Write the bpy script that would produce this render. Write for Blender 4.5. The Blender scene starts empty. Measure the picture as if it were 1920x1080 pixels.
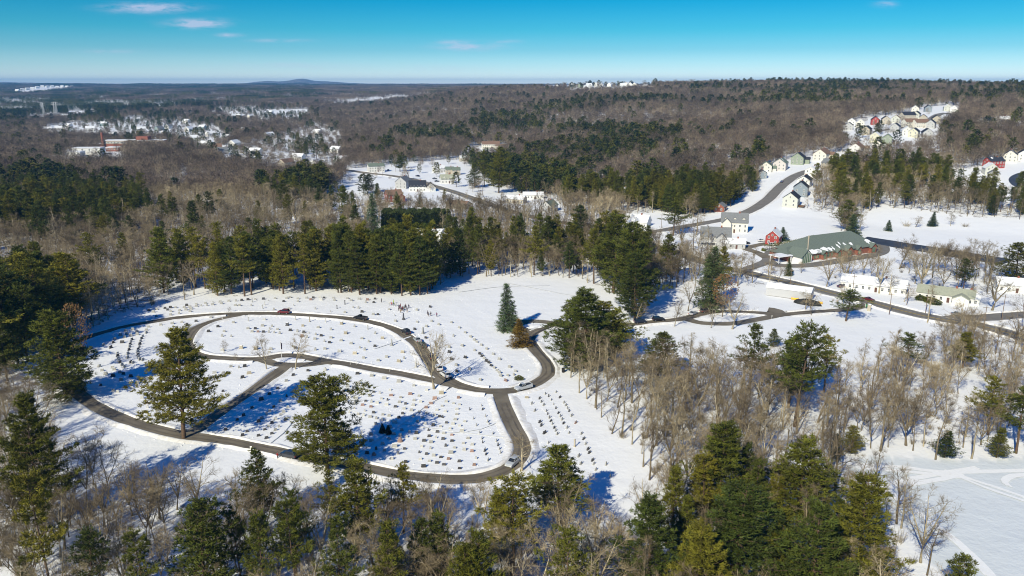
import bpy, math, random
import numpy as np
from math import radians, sin, cos, tan, pi, atan2, hypot

# ------------------------------------------------------------------ camera, sky, sun, exposure
S = bpy.context.scene
COL = S.collection
H = 88.0                      # drone height over the cemetery
F = 1480.0                    # focal length in pixels of the 1920 px wide photograph
PITCH = math.atan((540 - 156) / F)
cam_d = bpy.data.cameras.new('camera'); cam = bpy.data.objects.new('camera', cam_d); COL.objects.link(cam)
cam_d.sensor_width = 36.0; cam_d.lens = 36.0 * F / 1920; cam_d.clip_start = 1.0; cam_d.clip_end = 60000
cam.location = (0, 0, H); cam.rotation_euler = (pi / 2 - PITCH, 0, 0)
S.camera = cam
S.view_settings.view_transform = 'Standard'; S.view_settings.look = 'None'
S.view_settings.exposure = 0.3; S.view_settings.gamma = 1.0
S.cycles.pixel_filter_type = 'BLACKMAN_HARRIS'; S.cycles.filter_width = 1.05; S.cycles.max_bounces = 5; S.cycles.diffuse_bounces = 2; S.cycles.glossy_bounces = 2
S.cycles.transmission_bounces = 2; S.cycles.volume_bounces = 0; S.cycles.transparent_max_bounces = 4
SUN_EL, SUN_AZ = 34.5, 30.0      # shadows run away from the camera and 30 degrees to the right

W = bpy.data.worlds.new('World'); S.world = W; W.use_nodes = True
wt = W.node_tree; wn = wt.nodes; wl = wt.links
for n in list(wn): wn.remove(n)
w_out = wn.new('ShaderNodeOutputWorld'); w_bg = wn.new('ShaderNodeBackground')
sky = wn.new('ShaderNodeTexSky'); sky.sky_type = 'NISHITA'; sky.sun_disc = False
sky.sun_elevation = radians(SUN_EL); sky.sun_rotation = radians(180 + SUN_AZ)
sky.air_density = 1.0; sky.dust_density = 0.0; sky.ozone_density = 3.0
hs = wn.new('ShaderNodeHueSaturation'); hs.inputs['Hue'].default_value = 0.5
hs.inputs['Saturation'].default_value = 1.0; hs.inputs['Value'].default_value = 1.0
tint = wn.new('ShaderNodeMix'); tint.data_type = 'RGBA'; tint.blend_type = 'MULTIPLY'
tint.inputs['Factor'].default_value = 1.0
wl.new(sky.outputs[0], hs.inputs['Color']); wl.new(hs.outputs[0], tint.inputs['A'])
w_bg.inputs['Strength'].default_value = 0.153
# thin fair-weather clouds, by direction in the sky
tc = wn.new('ShaderNodeTexCoord'); sep = wn.new('ShaderNodeSeparateXYZ'); wl.new(tc.outputs['Generated'], sep.inputs[0])
rp = wn.new('ShaderNodeValToRGB'); wl.new(sep.outputs['Z'], rp.inputs[0]); wl.new(rp.outputs[0], tint.inputs['B'])
TT = [(0.0, (1.02, 1.2, 1.6)), (.018, (.60, .90, 1.25)), (.038, (.29, .68, .98)), (.061, (.11, .60, .86)), (.096, (.015, .50, .78)), (.17, (.01, .56, .92)), (1.0, (.0, .48, 1.2))]
for k, (p_, c_) in enumerate(TT):
    e_ = rp.color_ramp.elements[0] if k == 0 else (rp.color_ramp.elements[-1] if k == len(TT) - 1 else rp.color_ramp.elements.new(p_))
    e_.position = p_; e_.color = tuple(v_ / 1.8 for v_ in c_) + (1,)
def wmath(op, a, b=None):
    n = wn.new('ShaderNodeMath'); n.operation = op
    for i, v in enumerate((a, b)):
        if v is None: continue
        if isinstance(v, (int, float)): n.inputs[i].default_value = v
        else: wl.new(v, n.inputs[i])
    return n.outputs[0]
yy = wmath('MAXIMUM', sep.outputs['Y'], 0.05)
uu = wmath('DIVIDE', sep.outputs['X'], yy); vv = wmath('DIVIDE', sep.outputs['Z'], yy)
cmb = wn.new('ShaderNodeCombineXYZ'); wl.new(uu, cmb.inputs[0]); wl.new(wmath('MULTIPLY', vv, 4.0), cmb.inputs[1])
ns = wn.new('ShaderNodeTexNoise'); ns.inputs['Scale'].default_value = 38; ns.inputs['Detail'].default_value = 6
ns.inputs['Roughness'].default_value = 0.6
wl.new(cmb.outputs[0], ns.inputs['Vector'])
acc = None
for (px, py, ax, ay, amp) in ((280, 15, 62, 7, 1.0), (370, 44, 44, 7, 1.0), (428, 66, 20, 3.5, .55), (878, 88, 50, 6, .6), (850, 79, 26, 4, .4),
                              (520, 76, 50, 3, .35), (210, 97, 45, 4, .25), (1660, 8, 18, 5, .4), (560, 124, 110, 6, .22), (830, 128, 60, 6, .18), (950, 78, 25, 3, .3)):
    xa, ya = (px - 960) / F, -(py - 540) / F
    dy = cos(PITCH) + ya * sin(PITCH); dz = -sin(PITCH) + ya * cos(PITCH)
    a = wmath('DIVIDE', wmath('SUBTRACT', uu, xa / dy), ax / F); b = wmath('DIVIDE', wmath('SUBTRACT', vv, dz / dy), ay / F)
    g = wmath('MULTIPLY', wmath('EXPONENT', wmath('MULTIPLY', wmath('ADD', wmath('MULTIPLY', a, a), wmath('MULTIPLY', b, b)), -1.0)), amp)
    acc = g if acc is None else wmath('ADD', acc, g)
cl = wmath('MULTIPLY', acc, wmath('ADD', wmath('MULTIPLY', ns.outputs['Fac'], 3.6), -1.15))
cl = wmath('MINIMUM', wmath('MAXIMUM', cl, 0.0), 0.62)
cmix = wn.new('ShaderNodeMix'); cmix.data_type = 'RGBA'; cmix.inputs['B'].default_value = (3.4, 3.5, 4.6, 1)
wl.new(cl, cmix.inputs['Factor']); wl.new(tint.outputs['Result'], cmix.inputs['A'])
wl.new(cmix.outputs['Result'], w_bg.inputs['Color']); wl.new(w_bg.outputs[0], w_out.inputs['Surface'])

sl = bpy.data.lights.new('sun', 'SUN'); sl.energy = 4.7; sl.angle = radians(0.5); sl.color = (1.0, 0.92, 0.70)
so = bpy.data.objects.new('sun', sl); COL.objects.link(so)
so.rotation_euler = (radians(90 - SUN_EL), 0, radians(-SUN_AZ)); so.location = (0, 0, 300)

# ------------------------------------------------------------------ small helpers
rng = np.random.default_rng(7); random.seed(7)
def tag(o, label=None, cat=None, group=None, kind=None):
    if label: o['label'] = label
    if cat: o['category'] = cat
    if group: o['group'] = group
    if kind: o['kind'] = kind
    return o
def mesh_np(name, V, Fq, mats=(), mi=None, smooth=False):
    """V (n,3), Fq = (m,k) int array or list of such arrays"""
    me = bpy.data.meshes.new(name)
    if not isinstance(Fq, list): Fq = [Fq]
    Fq = [np.asarray(f, dtype=np.int32) for f in Fq if len(f)]
    nl = sum(f.size for f in Fq); nf = sum(len(f) for f in Fq)
    me.vertices.add(len(V)); me.loops.add(nl); me.polygons.add(nf)
    me.vertices.foreach_set('co', np.asarray(V, dtype=np.float32).ravel())
    me.loops.foreach_set('vertex_index', np.concatenate([f.ravel() for f in Fq]))
    tot = np.concatenate([np.full(len(f), f.shape[1], dtype=np.int32) for f in Fq])
    st = np.concatenate([[0], np.cumsum(tot)[:-1]]).astype(np.int32)
    me.polygons.foreach_set('loop_start', st)
    try: me.polygons.foreach_set('loop_total', tot)
    except Exception: pass
    for m in mats: me.materials.append(m)
    if mi is not None: me.polygons.foreach_set('material_index', np.asarray(mi, dtype=np.int32))
    if smooth: me.polygons.foreach_set('use_smooth', np.ones(nf, dtype=bool))
    me.update(calc_edges=True); me.validate()
    return me
def link(name, me, parent=None, loc=None, rz=None):
    o = bpy.data.objects.new(name, me); COL.objects.link(o)
    if parent is not None: o.parent = parent
    if loc is not None: o.location = loc
    if rz is not None: o.rotation_euler = (0, 0, rz)
    return o
def empty(name, loc=(0, 0, 0), rz=0.0, label=None, cat=None, group=None):
    o = bpy.data.objects.new(name, None); COL.objects.link(o); o.location = loc; o.rotation_euler = (0, 0, rz)
    o.empty_display_size = 0.5
    return tag(o, label, cat, group)
class MB:
    """collects polygons into one mesh, any number of materials"""
    def __init__(s): s.v = []; s.f = []; s.m = []
    def poly(s, pts, m=0):
        i = len(s.v); s.v += [tuple(p) for p in pts]; s.f.append(list(range(i, i + len(pts)))); s.m.append(m)
    def grid(s, idx, m=0): s.f.append(idx); s.m.append(m)
    def box(s, x0, x1, y0, y1, z0, z1, m=0, taper=0.0):
        i = len(s.v); t = taper
        s.v += [(x0, y0, z0), (x1, y0, z0), (x1, y1, z0), (x0, y1, z0), (x0 + t, y0 + t, z1), (x1 - t, y0 + t, z1), (x1 - t, y1 - t, z1), (x0 + t, y1 - t, z1)]
        for q in ((0, 3, 2, 1), (4, 5, 6, 7), (0, 1, 5, 4), (1, 2, 6, 5), (2, 3, 7, 6), (3, 0, 4, 7)):
            s.f.append([i + k for k in q]); s.m.append(m)
    def prism(s, prof, y0, y1, m=0):
        """profile in x,z extruded along y"""
        n = len(prof); i = len(s.v)
        s.v += [(x, y0, z) for x, z in prof] + [(x, y1, z) for x, z in prof]
        s.f.append([i + k for k in range(n)][::1]); s.m.append(m)
        s.f.append([i + n + k for k in range(n)][::-1]); s.m.append(m)
        for k in range(n):
            l = (k + 1) % n; s.f.append([i + k, i + n + k, i + n + l, i + l]); s.m.append(m)
    def cyl(s, p0, p1, r0, r1, n=8, m=0, cap=True):
        p0 = np.array(p0, float); p1 = np.array(p1, float); d = p1 - p0; d /= max(np.linalg.norm(d), 1e-9)
        a = np.cross(d, (0, 0, 1) if abs(d[2]) < .9 else (1, 0, 0)); a /= np.linalg.norm(a); b = np.cross(d, a)
        i = len(s.v)
        for p, r in ((p0, r0), (p1, r1)):
            for k in range(n):
                t = 2 * pi * k / n; s.v.append(tuple(p + r * (cos(t) * a + sin(t) * b)))
        for k in range(n):
            l = (k + 1) % n; s.f.append([i + k, i + l, i + n + l, i + n + k]); s.m.append(m)
        if cap: s.f.append([i + k for k in range(n)][::-1]); s.m.append(m); s.f.append([i + n + k for k in range(n)]); s.m.append(m)
    def mesh(s, name, mats, smooth=False):
        me = bpy.data.meshes.new(name); me.from_pydata(s.v, [], s.f)
        for m in mats: me.materials.append(m)
        me.polygons.foreach_set('material_index', s.m)
        if smooth: me.polygons.foreach_set('use_smooth', [True] * len(s.f))
        me.update(); return me
    def build(s, name, mats, parent=None, loc=None, rz=None, smooth=False):
        if not isinstance(mats, (list, tuple)): mats = [mats]
        return link(name, s.mesh(name, mats, smooth), parent, loc, rz)

# ------------------------------------------------------------------ materials
MATS = {}
def mat(name, col, rough=0.8, var=0.0, nscale=0.0, namt=0.0, metal=0.0, bump=0.0, spec=0.3, objrand=0.0, col2=None):
    """principled material; noise mottling in object space, brightness variation per object"""
    if name in MATS: return MATS[name]
    m = bpy.data.materials.new(name); m.use_nodes = True; nt = m.node_tree; N = nt.nodes; L = nt.links
    b = N['Principled BSDF']; b.inputs['Roughness'].default_value = rough; b.inputs['Metallic'].default_value = metal
    b.inputs['Specular IOR Level'].default_value = spec
    src = None
    rgb = N.new('ShaderNodeRGB'); rgb.outputs[0].default_value = (*col, 1); src = rgb.outputs[0]
    if nscale:
        t = N.new('ShaderNodeTexCoord'); n = N.new('ShaderNodeTexNoise'); n.inputs['Scale'].default_value = nscale; n.inputs['Detail'].default_value = 4
        L.new(t.outputs['Object'], n.inputs['Vector'])
        mx = N.new('ShaderNodeMix'); mx.data_type = 'RGBA'; r = N.new('ShaderNodeValToRGB')
        r.color_ramp.elements[0].position = .5 - .18; r.color_ramp.elements[1].position = .5 + .18
        L.new(n.outputs['Fac'], r.inputs[0]); L.new(r.outputs[0], mx.inputs['Factor'])
        c2 = col2 if col2 else tuple(c * (1 - namt) for c in col)
        mx.inputs['B'].default_value = (*c2, 1); L.new(src, mx.inputs['A']); src = mx.outputs['Result']
        if bump:
            bp = N.new('ShaderNodeBump'); bp.inputs['Strength'].default_value = bump; bp.inputs['Distance'].default_value = .1
            L.new(n.outputs['Fac'], bp.inputs['Height']); L.new(bp.outputs[0], b.inputs['Normal'])
    if objrand:
        oi = N.new('ShaderNodeObjectInfo'); mr = N.new('ShaderNodeMapRange'); mr.inputs['To Min'].default_value = 1 - objrand; mr.inputs['To Max'].default_value = 1 + objrand
        L.new(oi.outputs['Random'], mr.inputs['Value']); h = N.new('ShaderNodeHueSaturation'); L.new(mr.outputs[0], h.inputs['Value']); L.new(src, h.inputs['Color']); src = h.outputs[0]
    L.new(src, b.inputs['Base Color'])
    MATS[name] = m; return m

def leaf_mat(name, ca, cb, cc, rough=.7):
    """three-way colour, picked per tree, mottled inside the crown"""
    m = bpy.data.materials.new(name); m.use_nodes = True; nt = m.node_tree; N = nt.nodes; L = nt.links
    b = N['Principled BSDF']; b.inputs['Roughness'].default_value = rough; b.inputs['Specular IOR Level'].default_value = .2
    oi = N.new('ShaderNodeObjectInfo'); r = N.new('ShaderNodeValToRGB'); e = r.color_ramp.elements
    e[0].color = (*ca, 1); e[1].color = (*cc, 1); x = r.color_ramp.elements.new(.5); x.color = (*cb, 1)
    L.new(oi.outputs['Random'], r.inputs[0])
    t = N.new('ShaderNodeTexCoord'); n = N.new('ShaderNodeTexNoise'); n.inputs['Scale'].default_value = .55; n.inputs['Detail'].default_value = 3
    L.new(t.outputs['Object'], n.inputs['Vector'])
    mr = N.new('ShaderNodeMapRange'); mr.inputs['From Min'].default_value = .35; mr.inputs['From Max'].default_value = .65; mr.inputs['To Min'].default_value = .6; mr.inputs['To Max'].default_value = 1.45
    L.new(n.outputs['Fac'], mr.inputs['Value']); h = N.new('ShaderNodeHueSaturation')
    n2 = N.new('ShaderNodeTexNoise'); n2.inputs['Scale'].default_value = .011; n2.inputs['Detail'].default_value = 3; L.new(oi.outputs['Location'], n2.inputs['Vector'])   # stands of different age and kind
    m2 = N.new('ShaderNodeMapRange'); m2.inputs['From Min'].default_value = .32; m2.inputs['From Max'].default_value = .68; m2.inputs['To Min'].default_value = .68; m2.inputs['To Max'].default_value = 1.35; L.new(n2.outputs['Fac'], m2.inputs['Value'])
    mm = N.new('ShaderNodeMath'); mm.operation = 'MULTIPLY'; L.new(mr.outputs[0], mm.inputs[0]); L.new(m2.outputs[0], mm.inputs[1]); L.new(mm.outputs[0], h.inputs['Value']); L.new(r.outputs[0], h.inputs['Color'])
    L.new(h.outputs[0], b.inputs['Base Color']); MATS[name] = m; return m

M_PINE = leaf_mat('pine_needles', (.044, .060, .010), (.088, .096, .011), (.145, .130, .013))
M_PINE_FAR = leaf_mat('pine_needles_far', (.028, .042, .011), (.054, .062, .011), (.090, .084, .012))
M_SPRUCE = leaf_mat('spruce_needles', (.05, .08, .035), (.075, .11, .05), (.07, .09, .03))
M_GOLD = leaf_mat('golden_cypress', (.13, .085, .014), (.15, .095, .016), (.12, .08, .014))
M_RUST = leaf_mat('rusty_oak_leaves', (.15, .085, .035), (.19, .10, .04), (.13, .075, .03))
M_YEW = leaf_mat('yew_foliage', (.016, .026, .010), (.022, .032, .012), (.03, .036, .012))
M_BARK = leaf_mat('grey_tan_bark', (.12, .095, .065), (.24, .20, .13), (.40, .35, .25))
M_TWIG = leaf_mat('bare_twigs', (.13, .10, .067), (.215, .17, .105), (.33, .27, .17))
M_TWIG_FAR = leaf_mat('bare_twigs_far', (.088, .066, .053), (.128, .098, .075), (.19, .15, .105))
M_PBARK = mat('pine_bark', (.13, .085, .055), .9, nscale=2.0, namt=.4)

# ------------------------------------------------------------------ terrain heights
RR = np.log(np.array([1, 400, 530, 700, 850, 1150, 1700, 2200, 3400, 5500, 9000, 15000, 40000.]))
UU = np.array([-.628, -.419, -.209, 0, .105, .209, .353, .484, .628])
ZT = np.array([
    [0, 0, 0, 0, 0, 0, 0, 0, 8, 35, 70, 76, 80],
    [0, 0, 0, 0, 0, 0, 0, 4, 22, 45, 68, 76, 80],
    [0, 0, 0, 0, 0, 0, 2, 10, 32, 55, 66, 76, 80],
    [0, 0, 0, 0, 0, 3, 34, 62, 68, 60, 66, 76, 80],
    [0, 0, 0, 2, 5, 15, 50, 80, 68, 60, 66, 76, 80],
    [0, 1, 3, 9, 14, 28, 55, 78, 68, 60, 66, 76, 80],
    [0, 1, 6, 20, 28, 42, 66, 81, 68, 60, 66, 76, 80],
    [0, 0, 3, 18, 38, 50, 68, 81, 68, 60, 66, 76, 80],
    [0, 0, 4, 18, 28, 48, 66, 77, 68, 60, 66, 76, 80]], float)
def hz(x, y):
    x = np.asarray(x, float); y = np.asarray(y, float)
    r = np.hypot(x, y); u = np.clip(x / np.maximum(y, 30.0), UU[0], UU[-1]); lr = np.log(np.clip(r, 1.5, 39000))
    i = np.clip(np.searchsorted(UU, u) - 1, 0, len(UU) - 2); j = np.clip(np.searchsorted(RR, lr) - 1, 0, len(RR) - 2)
    a = (u - UU[i]) / (UU[i + 1] - UU[i]); a = a * a * (3 - 2 * a)
    b = (lr - RR[j]) / (RR[j + 1] - RR[j])
    z = (ZT[i, j] * (1 - a) + ZT[i + 1, j] * a) * (1 - b) + (ZT[i, j + 1] * (1 - a) + ZT[i + 1, j + 1] * a) * b
    am = np.clip((r - 500) / 1500, 0, 1)
    z = z + am * (3.2 * np.sin(x / 160 + 1) * np.sin(y / 190) + 1.4 * np.sin(x / 61 + y / 83)) + .16 * np.sin(x / 21 + 1.3) * np.sin(y / 27)
    # distant mountain with two shoulders
    c = np.clip((r - 7500) / 3500, 0, 1)
    uu_ = x / np.maximum(y, 30.0)
    prof = 44 * np.exp(-((uu_ + .2585) / .013) ** 2) + 52 * np.exp(-((uu_ + .259) / .055) ** 2) + 26 * np.exp(-((uu_ + .304) / .016) ** 2) + 12 * np.exp(-((uu_ + .22) / .02) ** 2) + 34 * np.exp(-((uu_ + .66) / .12) ** 2)
    ramp = np.exp(-((r - 13000) / 2600) ** 2)
    return z + c * ramp * prof * .85
sP, cP = sin(PITCH), cos(PITCH)
def proj(x, y, z):
    x = np.asarray(x, float); y = np.asarray(y, float); z = np.asarray(z, float) - H
    d = y * cP - z * sP; up = y * sP + z * cP; d = np.where(d > 1, d, 1)
    return 960 + F * x / d, 540 - F * up / d, d
_R = 40 * 1.006 ** np.arange(0, 1120)
def at(px, py, dz=0.0):
    """the point of the terrain seen at this pixel"""
    a, b = (px - 960) / F, -(py - 540) / F
    d = np.array([a, cP + b * sP, -sP + b * cP]); hn = hypot(d[0], d[1])
    x = d[0] / hn * _R; y = d[1] / hn * _R; z = H + d[2] / hn * _R
    g = z - hz(x, y); k = np.argmax(g < 0)
    if g[k] >= 0: k = len(_R) - 1
    lo, hi = _R[max(k - 1, 0)], _R[k]
    for _ in range(18):
        m = (lo + hi) / 2
        if H + d[2] / hn * m - float(hz(d[0] / hn * m, d[1] / hn * m)) < 0: hi = m
        else: lo = m
    x, y = d[0] / hn * lo, d[1] / hn * lo
    return np.array([x, y, float(hz(x, y)) + dz])
def ztop(X, Y, py):
    """height of a vertical thing standing at X,Y whose top is seen at row py"""
    b = -(py - 540) / F; return H + Y * (-sP + b * cP) / (cP + b * sP)
# ------------------------------------------------------------------ what grows where (areas given on the photographed ground)
MX0, MY0, MST = -700, 148, 3
MW, MH_ = (2620 + 700) // MST, (1500 - 148) // MST
gx, gy = np.meshgrid(MX0 + MST * (np.arange(MW) + .5), MY0 + MST * (np.arange(MH_) + .5))
MAPS = {k: np.full((MH_, MW), v, np.float32) for k, v in dict(b=1.0, p=.03, lit=.75, tone=0, far=1.0).items()}
def inside(poly):
    poly = np.array(poly, float); c = np.zeros(gx.shape, bool)
    x0, y0 = poly.min(0); x1, y1 = poly.max(0)
    n = len(poly)
    for i in range(n):
        xa, ya = poly[i]; xb, yb = poly[(i + 1) % n]
        if ya == yb: continue
        t = (gy - ya) / (yb - ya); c ^= ((ya > gy) != (yb > gy)) & (gx < xa + t * (xb - xa))
    return c
def paint(poly, **kw):
    m = inside(poly)
    for k, v in kw.items(): MAPS[k][m] = v
def look(k, px, py):
    i = np.clip(((np.asarray(py) - MY0) / MST).astype(int), 0, MH_ - 1); j = np.clip(((np.asarray(px) - MX0) / MST).astype(int), 0, MW - 1)
    return MAPS[k][i, j]
P = paint
# woods with their mixtures
P([(-700, 148), (600, 148), (600, 240), (-700, 250)], b=.8, p=.22, lit=.85)
P([(-700, 240), (640, 240), (640, 560), (-700, 700)], b=1, p=.04, lit=.8)
P([(-700, 345), (60, 340), (225, 352), (280, 385), (285, 425), (180, 440), (60, 445), (-700, 465)], b=.95, p=.42, lit=.8)
P([(-700, 180), (120, 188), (310, 192), (330, 205), (240, 215), (60, 226), (-700, 236)], b=.3, p=.75)
P([(480, 360), (560, 340), (620, 345), (640, 372), (560, 385), (490, 380)], b=.6, p=.6)
P([(700, 255), (900, 238), (1150, 244), (1300, 262), (1180, 300), (960, 300), (720, 290)], b=1, p=.38)
P([(860, 205), (1020, 196), (1260, 190), (1300, 205), (1120, 232), (900, 235)], b=1, p=.4)
P([(1290, 168), (1560, 156), (1920, 166), (1920, 196), (1480, 206), (1300, 200)], b=1, p=.26)
P([(870, 300), (960, 290), (1060, 300), (1080, 360), (1000, 372), (880, 366)], b=.6, p=.55)
P([(1040, 300), (1240, 268), (1430, 290), (1450, 325), (1435, 392), (1300, 405), (1190, 396), (1060, 380)], b=.75, p=.7)
P([(1540, 330), (1620, 300), (1700, 285), (1830, 285), (1790, 330), (1830, 385), (1700, 392), (1560, 398)], b=1, p=.2)
P([(1800, 368), (1920, 375), (1980, 410), (1820, 408)], b=.8, p=.4)
P([(290, 530), (445, 525), (450, 552), (380, 566), (290, 584)], b=.4, p=1.2, lit=.35)
P([(450, 522), (700, 524), (828, 524), (815, 557), (600, 553), (450, 557)], b=.30, p=1.3, lit=.35)
P([(825, 440), (1080, 440), (1220, 470), (1215, 520), (1100, 532), (830, 522)], b=1, p=.28, lit=.4)
P([(825, 440), (1080, 440), (1090, 492), (830, 490)], b=.5, p=.95, lit=.4)
P([(1100, 440), (1215, 470), (1215, 540), (1120, 530)], b=.6, p=.7, lit=.3)
P([(-400, 540), (100, 560), (165, 590), (165, 640), (110, 700), (-400, 900)], b=.3, p=.7, lit=.5)
P([(1230, 455), (1400, 500), (1400, 540), (1220, 540)], b=.8, p=.04, lit=.2)
# the near woods
P([(-700, 700), (20, 720), (60, 800), (120, 880), (250, 950), (480, 968), (640, 978), (980, 1002), (1160, 1030), (1300, 1500), (-700, 1500)], b=.95, p=.05, lit=.30)
P([(1060, 690), (1200, 712), (1400, 728), (1560, 735), (1680, 700), (1740, 665), (1820, 640), (1920, 650), (2620, 700), (2620, 1500), (1160, 1500), (1245, 960), (1185, 860), (1100, 770), (1068, 720)], b=.95, p=.003, lit=.25)
P([(1480, 690), (1700, 690), (1920, 680), (1960, 850), (1640, 840), (1500, 790)], b=.85, p=.004, lit=.18)
P([(1560, 880), (1660, 930), (1800, 1090), (1800, 1200), (1560, 1200)], b=.4, p=0, lit=.2)
P([(1175, 985), (1350, 965), (1500, 965), (1590, 1060), (1640, 1200), (1150, 1300)], b=.8, p=.3, lit=.3)
P([(380, 1045), (1130, 1050), (1160, 1300), (380, 1300)], b=.95, p=.13, lit=.3)
# open snow
op = dict(b=0, p=0, lit=0)
P([(40, 690), (100, 640), (175, 620), (215, 590), (290, 572), (370, 562), (470, 556), (600, 553), (760, 557), (815, 555), (835, 524), (900, 521), (1000, 519), (1080, 526), (1130, 540), (1200, 556), (1320, 540), (1430, 536),
   (1500, 556), (1600, 575), (1700, 598), (1760, 612), (1820, 632), (1740, 660), (1680, 695), (1560, 728), (1400, 722), (1200, 706), (1060, 684), (1066, 705), (1095, 760), (1140, 805), (1190, 865), (1225, 930), (1250, 990),
   (1160, 1025), (1100, 1005), (1000, 1000), (900, 980), (640, 976), (480, 964), (250, 945), (120, 875), (60, 795), (20, 720)], **op)
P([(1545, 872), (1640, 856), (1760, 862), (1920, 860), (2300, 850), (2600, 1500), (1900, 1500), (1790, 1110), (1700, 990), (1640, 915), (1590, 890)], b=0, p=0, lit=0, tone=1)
P([(1610, 402), (1660, 388), (1720, 396), (1830, 408), (1960, 412), (2200, 430), (2200, 500), (1880, 484), (1750, 470), (1650, 450), (1600, 430)], **op)
P([(1160, 402), (1240, 398), (1300, 410), (1350, 398), (1420, 398), (1450, 384), (1500, 392), (1560, 402), (1585, 430), (1500, 450), (1440, 470), (1360, 478), (1310, 460), (1220, 455), (1170, 430)], **op)
P([(1370, 492), (1450, 462), (1640, 440), (1760, 470), (1900, 500), (2000, 540), (2000, 640), (1760, 610), (1600, 572), (1450, 535), (1370, 515)], b=.05, p=0, lit=0)
P([(1500, 500), (1720, 490), (1800, 500), (1820, 530), (1560, 540), (1500, 520)], b=.12, p=.0, lit=.1)
P([(1560, 508), (1720, 502), (1860, 512), (1900, 545), (1830, 548), (1700, 530), (1560, 524)], b=.62, p=.03, lit=.15)
P([(1225, 468), (1340, 490), (1420, 520), (1400, 536), (1290, 532), (1215, 500)], b=.75, p=.006, lit=.15)
P([(1440, 425), (1570, 425), (1570, 475), (1440, 480)], **op)
P([(1420, 335), (1460, 305), (1540, 288), (1620, 290), (1560, 325), (1530, 345), (1520, 388), (1440, 388), (1385, 402), (1365, 390), (1425, 350)], **op)
P([(1575, 240), (1620, 222), (1700, 212), (1740, 200), (1800, 198), (1800, 226), (1760, 244), (1760, 268), (1700, 292), (1625, 292), (1590, 275)], b=.13, p=.03, lit=0, far=.55)
P([(1840, 235), (1930, 225), (1930, 250), (1850, 252)], b=.4, p=.1, lit=.1)
P([(1775, 325), (1850, 312), (1960, 296), (2100, 300), (2100, 400), (1880, 384), (1780, 358)], b=.02, p=.012, lit=0, far=.7)
P([(640, 345), (660, 318), (760, 304), (870, 300), (905, 340), (1060, 385), (1010, 402), (900, 402), (760, 398), (650, 392), (590, 380)], b=.06, p=.01, lit=.02, far=.6)
P([(860, 300), (880, 276), (945, 272), (955, 286), (890, 300)], b=.05, p=.03, lit=.05)
P([(1060, 350), (1120, 335), (1180, 345), (1175, 370), (1080, 372)], b=.25, p=.1, lit=.1)
P([(400, 285), (450, 272), (560, 282), (590, 300), (560, 312), (420, 312)], b=.34, p=.07, lit=.08, far=.62)
P([(330, 250), (400, 235), (440, 262), (400, 285), (340, 275)], b=.34, p=.07, lit=.08, far=.62)
P([(70, 244), (180, 228), (330, 222), (400, 236), (380, 262), (240, 262), (90, 256)], b=.34, p=.07, lit=.08, far=.62)
P([(395, 200), (520, 205), (600, 215), (560, 228), (430, 226)], b=.34, p=.07, lit=.08, far=.62)
P([(480, 212), (510, 208), (560, 205), (590, 206), (560, 214), (500, 218)], **op)
P([(20, 222), (100, 214), (185, 211), (185, 217), (60, 225)], **op)
P([(125, 209), (185, 206), (180, 211), (130, 213)], **op)
P([(440, 285), (500, 262), (600, 235), (640, 250), (640, 320), (560, 330), (470, 320)], b=.45, p=.05, lit=.25, far=.7)
P([(690, 432), (840, 432), (838, 492), (690, 494)], b=.3, p=.06, lit=.1, far=.45)
P([(230, 222), (270, 219), (268, 226), (232, 228)], **op)
P([(80, 238), (150, 228), (160, 230), (100, 242)], **op)
P([(75, 302), (180, 290), (230, 284), (235, 300), (110, 310)], b=.03, p=0, lit=0)
P([(205, 408), (300, 392), (306, 402), (215, 412)], **op)
P([(250, 345), (330, 335), (420, 330), (430, 345), (330, 360)], b=.5, p=.02, lit=.1)
P([(600, 392), (690, 380), (700, 440), (620, 440)], b=.35, p=.1, lit=.05)
P([(380, 440), (640, 380), (640, 500), (440, 520), (300, 500)], b=.9, p=.05, lit=.35)
P([(620, 197), (640, 190), (700, 182), (790, 180), (800, 184), (700, 191), (640, 201)], b=.28, p=0, lit=0, far=.7)
P([(1012, 160), (1070, 158), (1075, 168), (1020, 172)], b=.1, p=0, lit=0)
P([(1066, 164), (1080, 157), (1200, 157), (1225, 162), (1225, 168), (1150, 172), (1066, 174)], b=.05, p=.02, lit=0)
P([(26, 174), (50, 165), (130, 161), (142, 165), (60, 174)], b=.1, p=0, lit=0)
P([(550, 159), (610, 158), (612, 161), (555, 162)], **op)
P([(240, 156), (340, 157), (340, 158), (240, 158)], **op)

# ------------------------------------------------------------------ ground sheet
angs = np.concatenate([np.radians(np.arange(-42, 42.01, .2)), np.radians(np.arange(46, 318, 4.0))])   # measured from +Y
rads = np.concatenate([[0.0], 30 * 1.0115 ** np.arange(0, 630)]); rads = rads[rads < 17000]
A, R = np.meshgrid(angs, rads); X = R * np.sin(A); Y = R * np.cos(A); Z = hz(X, Y)
na, nr = len(angs), len(rads)
ii = (np.arange(nr - 1)[:, None] * na + np.arange(na)[None, :]); jj = (np.arange(nr - 1)[:, None] * na + (np.arange(na)[None, :] + 1) % na)
Q = np.stack([ii, jj, jj + na, ii + na], -1).reshape(-1, 4)[:, ::-1]
gV = np.stack([X, Y, Z], -1).reshape(-1, 3)
gpx, gpy, _ = proj(gV[:, 0], gV[:, 1], gV[:, 2])
behind = gV[:, 1] < 40
lit = np.where(behind, .3, look('lit', gpx, gpy)); lit = np.where(np.hypot(gV[:, 0], gV[:, 1]) > 9300, 1.0, lit); tone = np.where(behind, 0, look('tone', gpx, gpy))

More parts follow.
